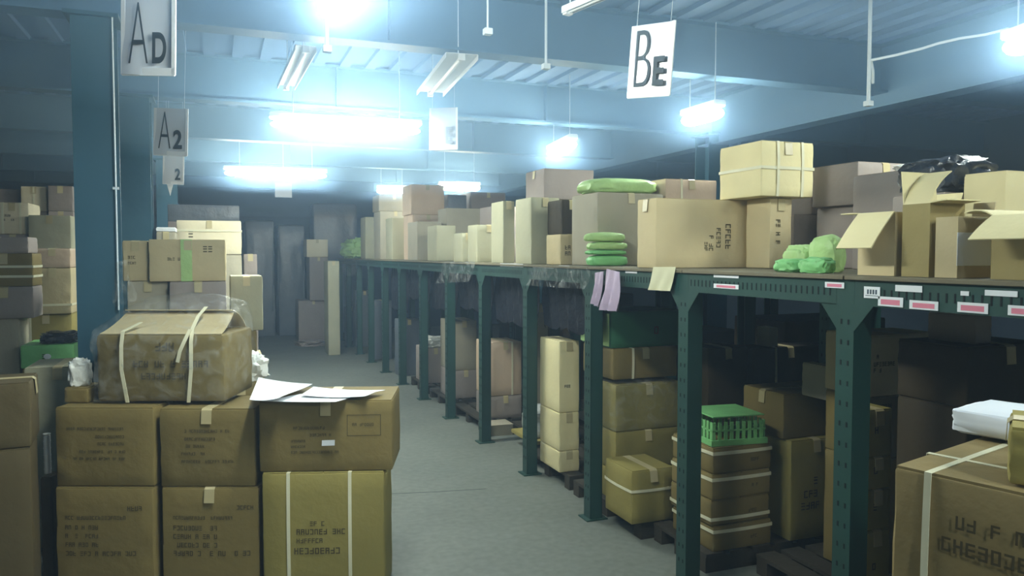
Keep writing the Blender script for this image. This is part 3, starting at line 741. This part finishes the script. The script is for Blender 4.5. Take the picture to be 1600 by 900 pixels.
# bay right of the fourth post from the near end: wrapped carton stack
LX = ('X', 2.3)
z = S('base carton of the wrapped carton stack, on the pallet', 962, 1062, LX, PZ, 737, .42, 'olive', group=GU, v=700)
z = S('olive carton below the film wrapped one, under the lilac sheets', 962, 1062, LX, z + .003, 676, .42, 'olive', group=GU, text=[(.62, .66, .2, .12)], v=690)
z = S('film wrapped carton in the rack, under the lilac sheets', 962, 1064, LX, z + .003, 603, .42, 'olive', group=GU, wrap=True, v=640)
z = S('brown carton under the dark green crate', 958, 1058, LX, z + .030, 546, .42, 'brown', group=GU, straps=[('x', -.2)], v=570)
def crate(label, x, y, z, w, d, h, rot, m, group=None, slots=True, upside=False, cat='crate', liner=None):
    e = Vector((math.cos(rot), math.sin(rot))); f = Vector((-e.y, e.x)); c = Vector((x, y)) + e * (w / 2) + f * (d / 2)
    t = empty('plastic_crate', (c.x, c.y, z), rot, label, cat, group)
    bm = bmesh.new(); a, q, k = w / 2, d / 2, .006
    def wall(n, L, mk):
        # ribs with gaps: a slotted side
        m_ = max(4, int(L / .035)); s = L / m_
        for i in range(m_):
            x0 = -L / 2 + i * s; mk(x0, x0 + s * .55, .02, h - .03)
        mk(-L / 2, L / 2, 0, .022); mk(-L / 2, L / 2, h * .48, h * .54)
    wall(0, w, lambda x0, x1, z0, z1: box(bm, x0, x1, -q, -q + k, z0, z1)); wall(0, w, lambda x0, x1, z0, z1: box(bm, x0, x1, q - k, q, z0, z1))
    wall(0, d - 2 * k, lambda x0, x1, z0, z1: box(bm, -a, -a + k, x0, x1, z0, z1)); wall(0, d - 2 * k, lambda x0, x1, z0, z1: box(bm, a - k, a, x0, x1, z0, z1))
    zb = h - k if upside else 0
    box(bm, -a + k, a - k, -q + k, q - k, zb, zb + k)
    link('basket', bm, m, t, smooth=False)
    bm = bmesh.new(); zr = 0 if upside else h - .03
    for A in ((-a - .008, a + .008, -q - .008, -q + k), (-a - .008, a + .008, q - k, q + .008), (-a - .008, -a + k, -q + k, q - k), (a - k, a + .008, -q + k, q - k)): box(bm, *A, zr, zr + .03)
    link('rim', bm, m, t, smooth=False)
    return t
c = corner(955, LX, 515); w = width(c, 1064, 0, 515); hh = zat(488, c.x, c.y) - z
t = carton('dark green box with a bright green end, top of the stack under the lilac sheets', c.x, c.y, z + .002, w, .42, hh, 0, 'deepgreen', tape=None, group=GU, text=[(.60, .70, .35, .05)])
o = link('end_panel', bbox(-w / 2 - .012, -w / 2 - .0075, -.20, .20, .012, hh - .012, .001, 1), 'lime', t); o['label'] = 'bright green end panel'
S('small strapped carton in front of the wrapped carton stack', 987, 1052, ('X', 2.19), PZ, 737, .32, 'olive', group=GU, straps=[('z', .62)], b=.012, wrap=False, v=780)
# the four strapped cartons and the green basket
c = corner(1114, ('X', 2.38), 780); w = width(c, 1204, 0, 780); zt = zat(701, c.x, c.y); n = 4; hs = (zt - PZ) / n; z = PZ
for i, lab in enumerate(('bottom of the four strapped cartons under the green basket', 'second from the bottom of the four strapped cartons', 'third from the bottom of the four strapped cartons', 'topmost of the four strapped cartons, carrying the green basket')):
    carton(lab, c.x + RN.uniform(-.008, .008), c.y + RN.uniform(-.008, .008), z, w, .38, hs - .003, 0, 'brown', straps=[('z', .80 if i != 1 else .25)], tape=None, group='four strapped cartons', sw=.018, text=[(.62, .80, .38, .018)], b=.008)
    z += hs
crate('bright green slotted plastic basket turned over on the strapped cartons', c.x + .02, c.y + .04, z, w * .86, .30, zat(655, c.x, c.y) - z, R(-6), 'green', upside=True)
# tall yellow carton and its neighbours
c = corner(1235, ('X', 2.86), 760)
z = S('tall yellow brown carton right of the strapped cartons', 1235, 1312, ('X', 2.86), PZ, 690, .34, 'olive', text=[(.25, .55, .55, .04), (.25, .6, .42, .04), (.2, .6, .3, .04)], group=GU, v=780)
z = S('carton lying on the tall yellow brown carton', 1224, 1318, ('X', 2.84), z + .003, 617, .34, 'brown', group=GU, tape='x', v=650)
S('slim grey carton standing on end beside the big green post', 1296, 1314, ('X', 2.92), z + .003, 574, .2, 'grey', group=GU, parts=False, v=600)
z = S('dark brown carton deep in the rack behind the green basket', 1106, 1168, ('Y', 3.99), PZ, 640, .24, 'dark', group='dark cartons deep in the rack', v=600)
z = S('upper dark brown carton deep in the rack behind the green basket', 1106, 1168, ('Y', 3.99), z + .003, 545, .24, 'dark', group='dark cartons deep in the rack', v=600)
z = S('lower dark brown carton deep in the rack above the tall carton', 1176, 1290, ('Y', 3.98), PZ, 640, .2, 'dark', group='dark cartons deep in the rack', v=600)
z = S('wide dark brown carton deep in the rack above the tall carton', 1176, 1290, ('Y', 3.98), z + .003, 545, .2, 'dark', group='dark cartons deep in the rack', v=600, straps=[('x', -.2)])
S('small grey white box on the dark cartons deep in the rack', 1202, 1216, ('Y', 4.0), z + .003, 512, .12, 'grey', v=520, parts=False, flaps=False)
# nearest bay
z = S('carton at the base of the printed stack in the nearest bay', 1358, 1466, ('Y', 2.76), PZ, 722, .28, 'brown', v=650, group=GU)
z = S('brown carton in the middle of the stack in the nearest bay', 1358, 1464, ('Y', 2.76), z + .003, 622, .28, 'brown', v=650, text=[(.1, .35, .82, .02)], group=GU)
z = S('top printed carton of the stack in the nearest bay', 1358, 1466, ('Y', 2.76), z + .003, 525, .28, 'tan', v=560, text=[(.06, .36, .5, .02), (.06, .18, .4, .02), (.06, .14, .62, .02)], group=GU)
z = PZ
for lab, vt in (('bottom small carton in the nearest bay beside the big post', 832), ('second small carton in the nearest bay beside the big post', 768), ('third small carton in the nearest bay beside the big post', 717), ('top small carton in the nearest bay beside the big post', 642)):
    z = S(lab, 1352, 1393, ('X', 2.6), z + (.002 if z > PZ else 0), vt, .16, 'olive', v=740, group='small cartons beside the big post', text=[(.3, .45, .5, .03)])
pallet('wooden pallet behind the white bundle in the nearest bay', 2.8, 3.22, 1.4, 2.28)
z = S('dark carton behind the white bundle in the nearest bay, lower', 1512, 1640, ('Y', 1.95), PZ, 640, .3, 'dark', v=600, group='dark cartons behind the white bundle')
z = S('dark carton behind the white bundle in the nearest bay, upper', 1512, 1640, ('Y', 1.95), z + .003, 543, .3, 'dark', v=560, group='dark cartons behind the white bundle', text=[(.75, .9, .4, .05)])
z = S('purple dark slim carton standing on the dark cartons', 1524, 1550, ('Y', 1.98), z + .003, 492, .2, 'mauve', v=520, parts=False)
# next bays along the aisle
z = S('bottom carton of the tall tan stack beside the post', 874, 905, ('X', 2.24), PZ, 706, .35, 'yellow', group='tall tan stack', v=730)
z = S('middle carton of the tall tan stack beside the post', 874, 905, ('X', 2.24), z + .003, 646, .35, 'yellow', group='tall tan stack', v=670)
z = S('tallest top carton of the tall tan stack beside the post', 874, 905, ('X', 2.24), z + .003, 534, .35, 'yellow', group='tall tan stack', v=590, text=[(.25, .6, .35, .02)])
z = S('low brown carton under the silver bag', 833, 880, ('Y', 5.7), PZ, 690, .5, 'olive', v=700, group=GU)
p = corner(836, ('Y', 5.72), 660); o = link('silver_bag', blob(.36, .4, .24, seed=11, amp=.16, freq=2), 'silver'); o.location = (p.x + .18, p.y + .2, z + .002); tag(o, 'shiny silver bag on the low carton left of the tall tan stack', 'bag')
z = S('hidden mauve carton behind the silver bag', 862, 905, ('Y', 6.3), PZ, 572, .3, 'mauve', v=600, group=GU)
S('slim grey carton standing behind the silver bag', 833, 856, ('Y', 6.25), PZ, 476, .2, 'grey', v=530, group=GU)
z = S('pale carton in the next bay left of the silver bag, lower', 765, 815, ('Y', 6.75), PZ, 620, .4, 'mauve', v=640, group=GU)
z = S('tan carton with a bright top in the bay left of the silver bag', 765, 815, ('Y', 6.75), z + .003, 536, .4, 'peach', v=570, group=GU, straps=[('x', .2)])
S('low pale carton by the floor left of the silver bag', 766, 800, ('X', 2.28), PZ, 690, .2, 'grey', v=700, group=GU)
z = S('mauve carton two bays left of the silver bag, lower', 706, 750, ('Y', 7.85), PZ, 580, .45, 'mauve', v=600, group=GU)
z = S('grey carton two bays left of the silver bag, upper', 706, 745, ('Y', 7.85), z + .003, 502, .45, 'grey', v=540, group=GU)
z = S('hazy carton in the third bay left of the silver bag', 664, 698, ('Y', 8.9), PZ, 545, .45, 'mauve', v=570, group=GU)
o = link('white_bag', blob(.3, .3, .12, seed=21, amp=.3), 'bagwhite'); p = corner(682, ('Y', 8.95), 545); o.location = (p.x, p.y + .1, z + .006); tag(o, 'small pale bag on the hazy carton in the third bay', 'bag')
pallet('hazy wooden pallet in the third bay left of the silver bag', 2.27, 3.2, 8.75, 9.5)
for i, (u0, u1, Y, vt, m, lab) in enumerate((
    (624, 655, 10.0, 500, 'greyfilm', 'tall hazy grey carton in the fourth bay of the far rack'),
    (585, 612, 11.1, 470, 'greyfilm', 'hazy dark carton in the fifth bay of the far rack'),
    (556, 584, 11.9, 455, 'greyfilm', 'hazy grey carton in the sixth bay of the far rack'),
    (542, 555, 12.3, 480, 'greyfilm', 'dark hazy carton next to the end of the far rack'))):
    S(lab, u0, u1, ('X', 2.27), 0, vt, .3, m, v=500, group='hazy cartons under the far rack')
# fill deep in the back to back rack, near black to deepen the shade
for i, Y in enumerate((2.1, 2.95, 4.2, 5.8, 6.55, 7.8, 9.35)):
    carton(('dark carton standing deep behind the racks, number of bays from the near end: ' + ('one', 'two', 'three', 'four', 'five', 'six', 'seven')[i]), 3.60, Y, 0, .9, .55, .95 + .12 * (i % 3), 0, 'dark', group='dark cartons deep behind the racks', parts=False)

# ------------------------------------------------------------------ sheets hung on the rack
def hung(name, label, px, X, m, cat, wav=.012, group=None, lift=0):
    P = [at_x(u, v, X) for u, v in px]; n = 10; g = []; bm = bmesh.new()
    for j in range(n + 1):
        row = []
        for i in range(n + 1):
            p = P[0].lerp(P[1], i / n).lerp(P[3].lerp(P[2], i / n), j / n)
            p.x += wav * math.sin(i * 1.3 + j * .35) * (j / n + .1) - lift * (1 - j / n); row.append(bm.verts.new(p))
        g.append(row)
    for j in range(n):
        for i in range(n): bm.faces.new([g[j][i], g[j][i + 1], g[j + 1][i + 1], g[j + 1][i]])
    solid(bm, .0015)
    return tag(link(name, bm, m), label, cat, group)
hung('lilac_sheet', 'narrow lilac sheet hanging on the rack post, left of the wider one', [(930, 426), (943, 424), (936, 480), (925, 474)], XF - .03, 'lilac', 'sheet', .014, 'lilac sheets on the rack post')
hung('lilac_sheet', 'wider lilac sheet hanging on the rack post beside the green box', [(948, 420), (968, 425), (966, 487), (938, 484)], XF - .045, 'lilac', 'sheet', .018, 'lilac sheets on the rack post')
hung('yellow_note', 'pale yellow paper hanging from the deck edge below the big carton', [(1021, 417), (1056, 417), (1048, 455), (1013, 453)], XF - .02, 'cream', 'paper', .004)
hung('film_sheet', 'clear plastic film draped on the far rack edge, left piece', [(692, 409), (742, 409), (735, 440), (680, 443)], XF - .03, 'film', 'film', .02, 'clear films on the rack edge')
hung('film_sheet', 'clear plastic film draped on the rack edge above the silver bag', [(826, 417), (922, 420), (916, 452), (824, 446)], XF - .03, 'film', 'film', .02, 'clear films on the rack edge')
hung('film_sheet', 'sparkling scrap of clear film at the far end of the rack edge', [(530, 403), (556, 405), (555, 432), (534, 430)], XF - .05, 'film', 'film', .05, 'clear films on the rack edge')
for (y0, y1, zb, lab) in ((4.31, 5.23, 1.12, 'nearest sheet of painted shade under the deck, above the silver bag'), (5.35, 6.27, 1.08, 'sheet of painted shade above the tan carton with a bright top'), (6.39, 7.34, 1.12, 'middle sheet of painted shade, second bay left of the silver bag'),
                          (7.46, 8.41, 1.05, 'sheet of painted shade in the bay below the small pale bag'), (8.53, 9.48, 1.1, 'sheet of painted shade second from the far end'), (9.60, 10.54, .9, 'farthest sheet of painted shade under the deck')):
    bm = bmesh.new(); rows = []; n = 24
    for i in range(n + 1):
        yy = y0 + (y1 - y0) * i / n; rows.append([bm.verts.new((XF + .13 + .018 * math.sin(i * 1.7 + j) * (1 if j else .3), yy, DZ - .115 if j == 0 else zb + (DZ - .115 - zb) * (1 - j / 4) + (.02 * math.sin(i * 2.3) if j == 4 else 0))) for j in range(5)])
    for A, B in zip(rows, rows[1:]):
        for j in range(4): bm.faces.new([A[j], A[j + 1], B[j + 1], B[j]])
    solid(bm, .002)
    tag(link('shade_sheet', bm, 'shade'), lab, 'shade', 'sheets painting the deep shade under the deck')  # near black sheets stand in for deep shade inside the bays

# ------------------------------------------------------------------ on the deck
GD = 'cartons on the rack deck'
TB = DZ + .001
z3 = S('big tan carton with sideways print on the rack deck', 1025, 1170, ('X', 2.21), TB, 309, .20, 'tan', v=360, group=GD, tape='x', text=[('v', .50, .25, .38, .022), ('v', .55, .25, .52, .028), ('v', .63, .30, .60, .028), ('v', .73, .28, .65, .036)])
z2 = S('slim printed carton standing right of the big tan carton', 1203, 1237, ('X', 2.77), TB, 299, .2, 'tan', v=360, group=GD, top=z3, text=[('v', .25, .35, .75, .028)])
S('pale carton bound with crossing straps, highest on the deck', 1190, 1271, ('X', 2.67), z3 + .003, 219, .36, 'yellow', v=260, group=GD, straps=[('x', -.2), ('x', .27), ('z', .52)])
z = S('grey carton under the long green bag', 934, 1036, ('X', 2.36), TB, 300, .4, 'grey', v=350, group=GD)
c = corner(930, ('X', 2.34), 290); w = width(c, 1040, 0, 290); o = link('green_bag', blob(w, .36, zat(275, c.x, c.y) - z, seed=2, amp=.06), 'lime'); o.location = (c.x + w / 2, c.y + .2, z + .005); tag(o, 'long lime green bag lying on the grey carton on the deck', 'bag')
c = corner(927, ('X', 2.23), 390); w = width(c, 986, 0, 390); zz = TB
for i, (vt, lab) in enumerate(((398, 'bottom green pack of the short stack on the deck edge'), (390, 'second green pack from the bottom on the deck edge'), (377, 'third green pack from the bottom on the deck edge'), (362, 'top green pack of the short stack on the deck edge'))):
    hz = zat(vt, c.x, c.y) - zz - .002; o = link('green_pack', blob(w, .15, hz, seed=30 + i, amp=.05), 'green' if i < 2 else 'lime'); o.location = (c.x + w / 2 + RN.uniform(-.01, .01), c.y + .09, zz + .001); tag(o, lab, 'pack', 'green packs on the deck edge'); zz += hz + .002
S('tan carton behind, between the green bag and the bound carton', 1040, 1120, ('Y', 4.6), TB, 279, .35, 'peach', v=300, group=GD, straps=[('x', -.2)])
z = S('small printed tan carton on the deck left of the green packs', 876, 908, ('X', 2.3), TB, 366, .26, 'tan', v=385, group=GD, text=[(.2, .6, .5, .03), (.2, .5, .3, .03)])
z = S('carton coloured as shade, resting on the small printed carton on the deck', 878, 910, ('X', 2.32), z + .003, 312, .26, 'dark', v=340, group=GD)  # near black stands for the shadowed inside of an open box
z = S('tall grey carton behind the small printed carton', 880, 934, ('Y', 5.8), TB, 312, .4, 'grey', v=360, group=GD)
z = S('uppermost grey carton behind the dark carton on the deck', 850, 928, ('Y', 5.8), max(z, zat(312, 2.4, 5.8)) + .002, 263, .4, 'mauve', v=290, group=GD, tape='x')
S('tall tan carton on the deck, pale end towards the aisle', 830, 874, ('X', 2.21), TB, 308, .33, 'moss', v=360, group=GD)
# green packs and the mauve cartons behind the open cartons
c = corner(1246, ('X', 2.3), 400); 
for i, (u0, u1, vt, vb, X, m, lab) in enumerate((
    (1244, 1290, 404, 0, 2.25, 'green', 'front left green pack on the deck beside the open cartons'), (1290, 1316, 402, 0, 2.25, 'green', 'front right green pack on the deck beside the open cartons'),
    (1258, 1300, 382, 0, 2.42, 'lime', 'rear left green pack on the deck behind the front pair'), (1302, 1330, 368, 0, 2.42, 'lime', 'rear right green pack on the deck behind the front pair'))):
    c = corner(u0, ('X', X), 400); w = width(c, u1, 0, 400); h = zat(vt, c.x, c.y) - TB; o = link('green_pack', blob(w, .16, h, seed=40 + i, amp=.12), m); o.location = (c.x + w / 2, c.y + .09, TB); tag(o, lab, 'pack', 'green packs beside the open cartons')
GB = 'mauve cartons behind the open cartons'
z = S('mauve grey carton behind the green packs, lower', 1240, 1350, ('Y', 3.55), TB, 335, .35, 'mauve', v=360, group=GB)
z = S('mauve grey carton behind the green packs, upper', 1268, 1336, ('Y', 3.55), z + .003, 270, .35, 'mauve', v=300, group=GB)
z = S('mauve carton behind the first open carton, lower', 1352, 1432, ('Y', 3.1), TB, 320, .35, 'mauve', v=360, group=GB)
z = S('dark mauve carton behind the first open carton, upper', 1340, 1425, ('Y', 3.12), z + .003, 252, .33, 'mauve', v=300, group=GB)
o = link('white_scrap', blob(.3, .2, .05, seed=50, amp=.3), 'bagwhite'); p = corner(1452, ('Y', 2.78), 260)
S('mauve carton under the white scrap behind the tall open carton', 1432, 1500, ('Y', 2.66), TB, 263, .38, 'mauve', v=290, group=GB)
o.location = (p.x + .05, p.y + .05, zat(263, *corner(1432, ('Y', 2.66), 290)) + .002); tag(o, 'white plastic scrap on the mauve carton behind the tall open carton', 'scrap')
def oc(label, u0, u1, loc, vt, d, m, flaps, v=400, **k):
    c = corner(u0, loc, v); w = width(c, u1, 0, v); h = zat(vt, c.x, c.y) - TB
    open_carton(label, c.x, c.y, TB, w, d, h, 0, m, flaps, **k)
def oc2(label, x0, w, y0, y1, vt, u, m, flaps, **k):
    h = zat(vt, x0, y0) - TB; open_carton(label, x0, y0, TB, w, y1 - y0, h, 0, m, flaps, **k)
oc2('small open carton with its brightened front flap hanging down', 2.215, .30, 2.035, 2.20, 331, 1395, 'tan', {'l': (.165, -46, -56), 'b': (.09, 4, -2), 'r': (.08, 70, 70)}, flapmat='yellow')  # open carton flaps lighter than the bodies, painting the light they catch
oc2('tall open carton with a curved flap sweeping over it', 2.215, .16, 1.895, 2.005, 317, 1455, 'ochre', {'l': (.15, 110, 152), 'b': (.115, 84, 84), 'f': (.06, 8, 4)}, flapmat='yellow')
oc2('slim carton with a white paper sheet on its front', 2.215, .165, 1.79, 1.872, 338, 1490, 'tan', {'r': (.05, 80, 80)}, sheet=(-.02, .90, .20, .74))
oc2('open carton at the right edge with a broad bright front flap', 2.215, .34, 1.44, 1.675, 332, 1600, 'ochre', {'l': (.125, -28, -44), 'b': (.10, 38, -22), 'f': (.1, 60, 60), 'r': (.12, 75, 75)}, flapmat='yellow')
z = S('yellow carton behind the right edge open carton', 1572, 1660, ('Y', 2.08), TB, 266, .18, 'yellow', v=290, group=GD)
c = corner(1468, ('Y', 2.28), 290)
z = S('carton hidden under the black plastic sheets', 1476, 1570, ('Y', 2.3), TB, 300, .26, 'mauve', v=310, group=GD)
c = corner(1476, ('Y', 2.3), 300); w = width(c, 1572, 0, 300)
o = link('black_sheets', blob(w * .96, .3, zat(238, c.x, c.y) - z, seed=60, amp=.18), 'blackfilm'); o.location = (c.x + w / 2, c.y + .14, z + .002); tag(o, 'crumpled black plastic sheets heaped behind the open cartons', 'sheet')
# hazy cartons farther along the deck
FD = 'hazy cartons along the far deck'
for lab, u0, u1, loc, vt, d, m in (
    ('khaki carton on the far deck left of the tall tan one', 786, 804, ('X', 2.25), 314, .3, 'moss'),
    ('short grey green carton on the far deck, nearest of the hazy row', 745, 783, ('X', 2.25), 351, .28, 'moss'),
    ('squat yellow green carton on the far deck', 722, 741, ('X', 2.22), 364, .3, 'moss'),
    ('small pale carton on the far deck between two taller ones', 682, 712, ('X', 2.3), 352, .4, 'moss'),
    ('grey carton on the far deck below the peach one', 652, 690, ('X', 2.25), 346, .5, 'grey'),
    ('grey green carton on the far deck beside the post', 613, 648, ('X', 2.3), 340, .45, 'moss'),
    ('teal grey carton standing highest at the far left of the deck', 571, 609, ('X', 2.25), 339, .45, 'moss'),
    ('wide mauve carton at the back of the far deck', 698, 778, ('Y', 9.0), 325, .4, 'grey'),
    ('grey carton at the back of the far deck beside the tall tan one', 770, 832, ('Y', 7.15), 322, .4, 'mauve'),
):
    S(lab, u0, u1, loc, TB, vt, d, m, v=360, group=FD, parts=d < .35)
z = S('carton under the peach carton on the far deck', 644, 694, ('Y', 9.9), TB, 335, .5, 'peach', v=320, group=FD)
S('peach carton high on the far deck below the small lamp', 642, 694, ('Y', 9.9), z + .003, 288, .5, 'peach', v=310, group=FD)
z = S('grey carton under the pale blue one on the far deck', 594, 642, ('Y', 11.4), TB, 330, .5, 'grey', v=330, group=FD)
S('pale blue grey carton under the faint far lamp', 592, 640, ('Y', 11.4), z + .003, 304, .5, 'grey', v=310, group=FD)
z = S('mauve grey tall carton right of the peach carton', 736, 790, ('Y', 9.8), TB, 300, .5, 'mauve', v=310, group=FD)
S('dark blue grey carton on the far deck under the small lamp', 700, 729, ('Y', 9.8), TB, 304, .25, 'greyfilm', v=310, group=FD, parts=False)
o = link('green_bag', blob(.7, .7, .36, seed=70, amp=.3, freq=4), 'lime'); p = corner(548, ('X', 2.7), 385); o.location = (2.52, 14.35, TB); tag(o, 'hazy heap of green packing at the far end of the deck', 'bag')

# ------------------------------------------------------------------ big carton at the right front
hN = 1.21; P0 = at_z(1397, 727, hN); rN = PSI * -1 - math.atan2(.8, .6)
e1 = RT * .6 + Vector((sy, cy, 0)) * -.8; e2 = RT * .8 + Vector((sy, cy, 0)) * .6; rot = math.atan2(e1.y, e1.x)
carton('lower big carton of the right front pair, mostly below the picture', P0.x, P0.y, 0, .50, .60, .72, rot, 'kraft', tape='x', group='right front pair')
carton('big strapped tan carton at the right front, printed on its side', P0.x, P0.y, .724, .50, .60, hN - .724, rot, 'kraft', tape=None, group='right front pair', straps=[('x', -.36), ('y', -.24)], b=.008, sw=.014,
       text=[(.25, .62, .80, .026), (.20, .80, .70, .028), (.36, .9, .58, .026)])
q = Vector((P0.x, P0.y, 0)) + e1 * .205 + e2 * .022
carton('small olive carton standing on the right front carton', q.x, q.y, hN + .006, .24, .2, .108, rot + R(20), 'olive', tape='x', straps=[], text=[(.2, .5, .4, .03)])
q = Vector((P0.x, P0.y, 0)) + e1 * .20 + e2 * .47
bm = bulgebox(.50, .2, .062, .012, n=7, jit=.003, bev=.018, rnd=RN, top=.6); o = link('white_bundle', bm, 'paper'); o.location = (q.x, q.y, hN + .008); o.rotation_euler = (0, 0, rot); tag(o, 'white plastic bundle lying behind the strap on the right front carton', 'bundle')

# ------------------------------------------------------------------ haze and light
w = bpy.data.worlds.new('World'); bpy.context.scene.world = w; w.use_nodes = True; nt = w.node_tree
nt.nodes['Background'].inputs[0].default_value = (0, 0, 0, 1); nt.nodes['Background'].inputs[1].default_value = 0
vs = nt.nodes.new('ShaderNodeVolumeScatter'); vs.inputs['Color'].default_value = (.48, .70, 1, 1); vs.inputs['Density'].default_value = .010; vs.inputs['Anisotropy'].default_value = .4
nt.links.new(vs.outputs[0], nt.nodes['World Output'].inputs['Volume'])
hz = bpy.data.materials.new('haze'); hz.use_nodes = True; nt = hz.node_tree; nt.nodes.remove(nt.nodes['Principled BSDF'])
vs = nt.nodes.new('ShaderNodeVolumeScatter'); vs.inputs['Color'].default_value = (.38, .64, 1, 1); vs.inputs['Density'].default_value = .135; vs.inputs['Anisotropy'].default_value = .6
nt.links.new(vs.outputs[0], nt.nodes['Material Output'].inputs['Volume']); MATS['haze'] = hz
bm = bmesh.new(); box(bm, -7.99, 8.99, -3.99, 16.99, 2.42, CE + .02); o = link('haze', bm, 'haze', smooth=False); tag(o, 'bluish haze layer under the ceiling, imitating lens glare round the lamps', 'haze', kind='stuff')  # layer placed to give the lens glare round the lamps
# unseen lamps: the hall goes on behind the camera; the middle one is added light
for lab, a, b in (('lit lamp behind the photographer over the aisle', (1.3, -.6, 2.68), (1.3, -1.8, 2.68)),
                  ('added unseen lamp behind the camera, brightening the cartons on the deck', (2.6, -1.0, 2.68), (2.6, -2.2, 2.68)),  # added out of view to brighten the deck cartons
                  ('lit lamp over the rack row, outside the picture', (3.2, .9, 2.68), (3.2, .3, 2.68))):
    lamp(lab, a, b, .13)

cam = bpy.data.cameras.new('camera'); cam.sensor_width = 36; cam.lens = F / 1600 * 36; cam.clip_start = .05
co = bpy.data.objects.new('camera', cam); C.objects.link(co); co.location = O; co.rotation_euler = (PI / 2 - PIT, 0, -PSI)
sc = bpy.context.scene; sc.camera = co
sc.view_settings.view_transform = 'Standard'; sc.view_settings.look = 'None'; sc.view_settings.exposure = 1.3; sc.view_settings.gamma = 1; sc.view_settings.use_curve_mapping = False
sc.cycles.max_bounces = 6; sc.cycles.volume_bounces = 1; sc.cycles.transparent_max_bounces = 12; sc.cycles.use_denoising = True; sc.cycles.use_adaptive_sampling = True; sc.cycles.adaptive_threshold = .025
sc.cycles.sample_clamp_indirect = 6
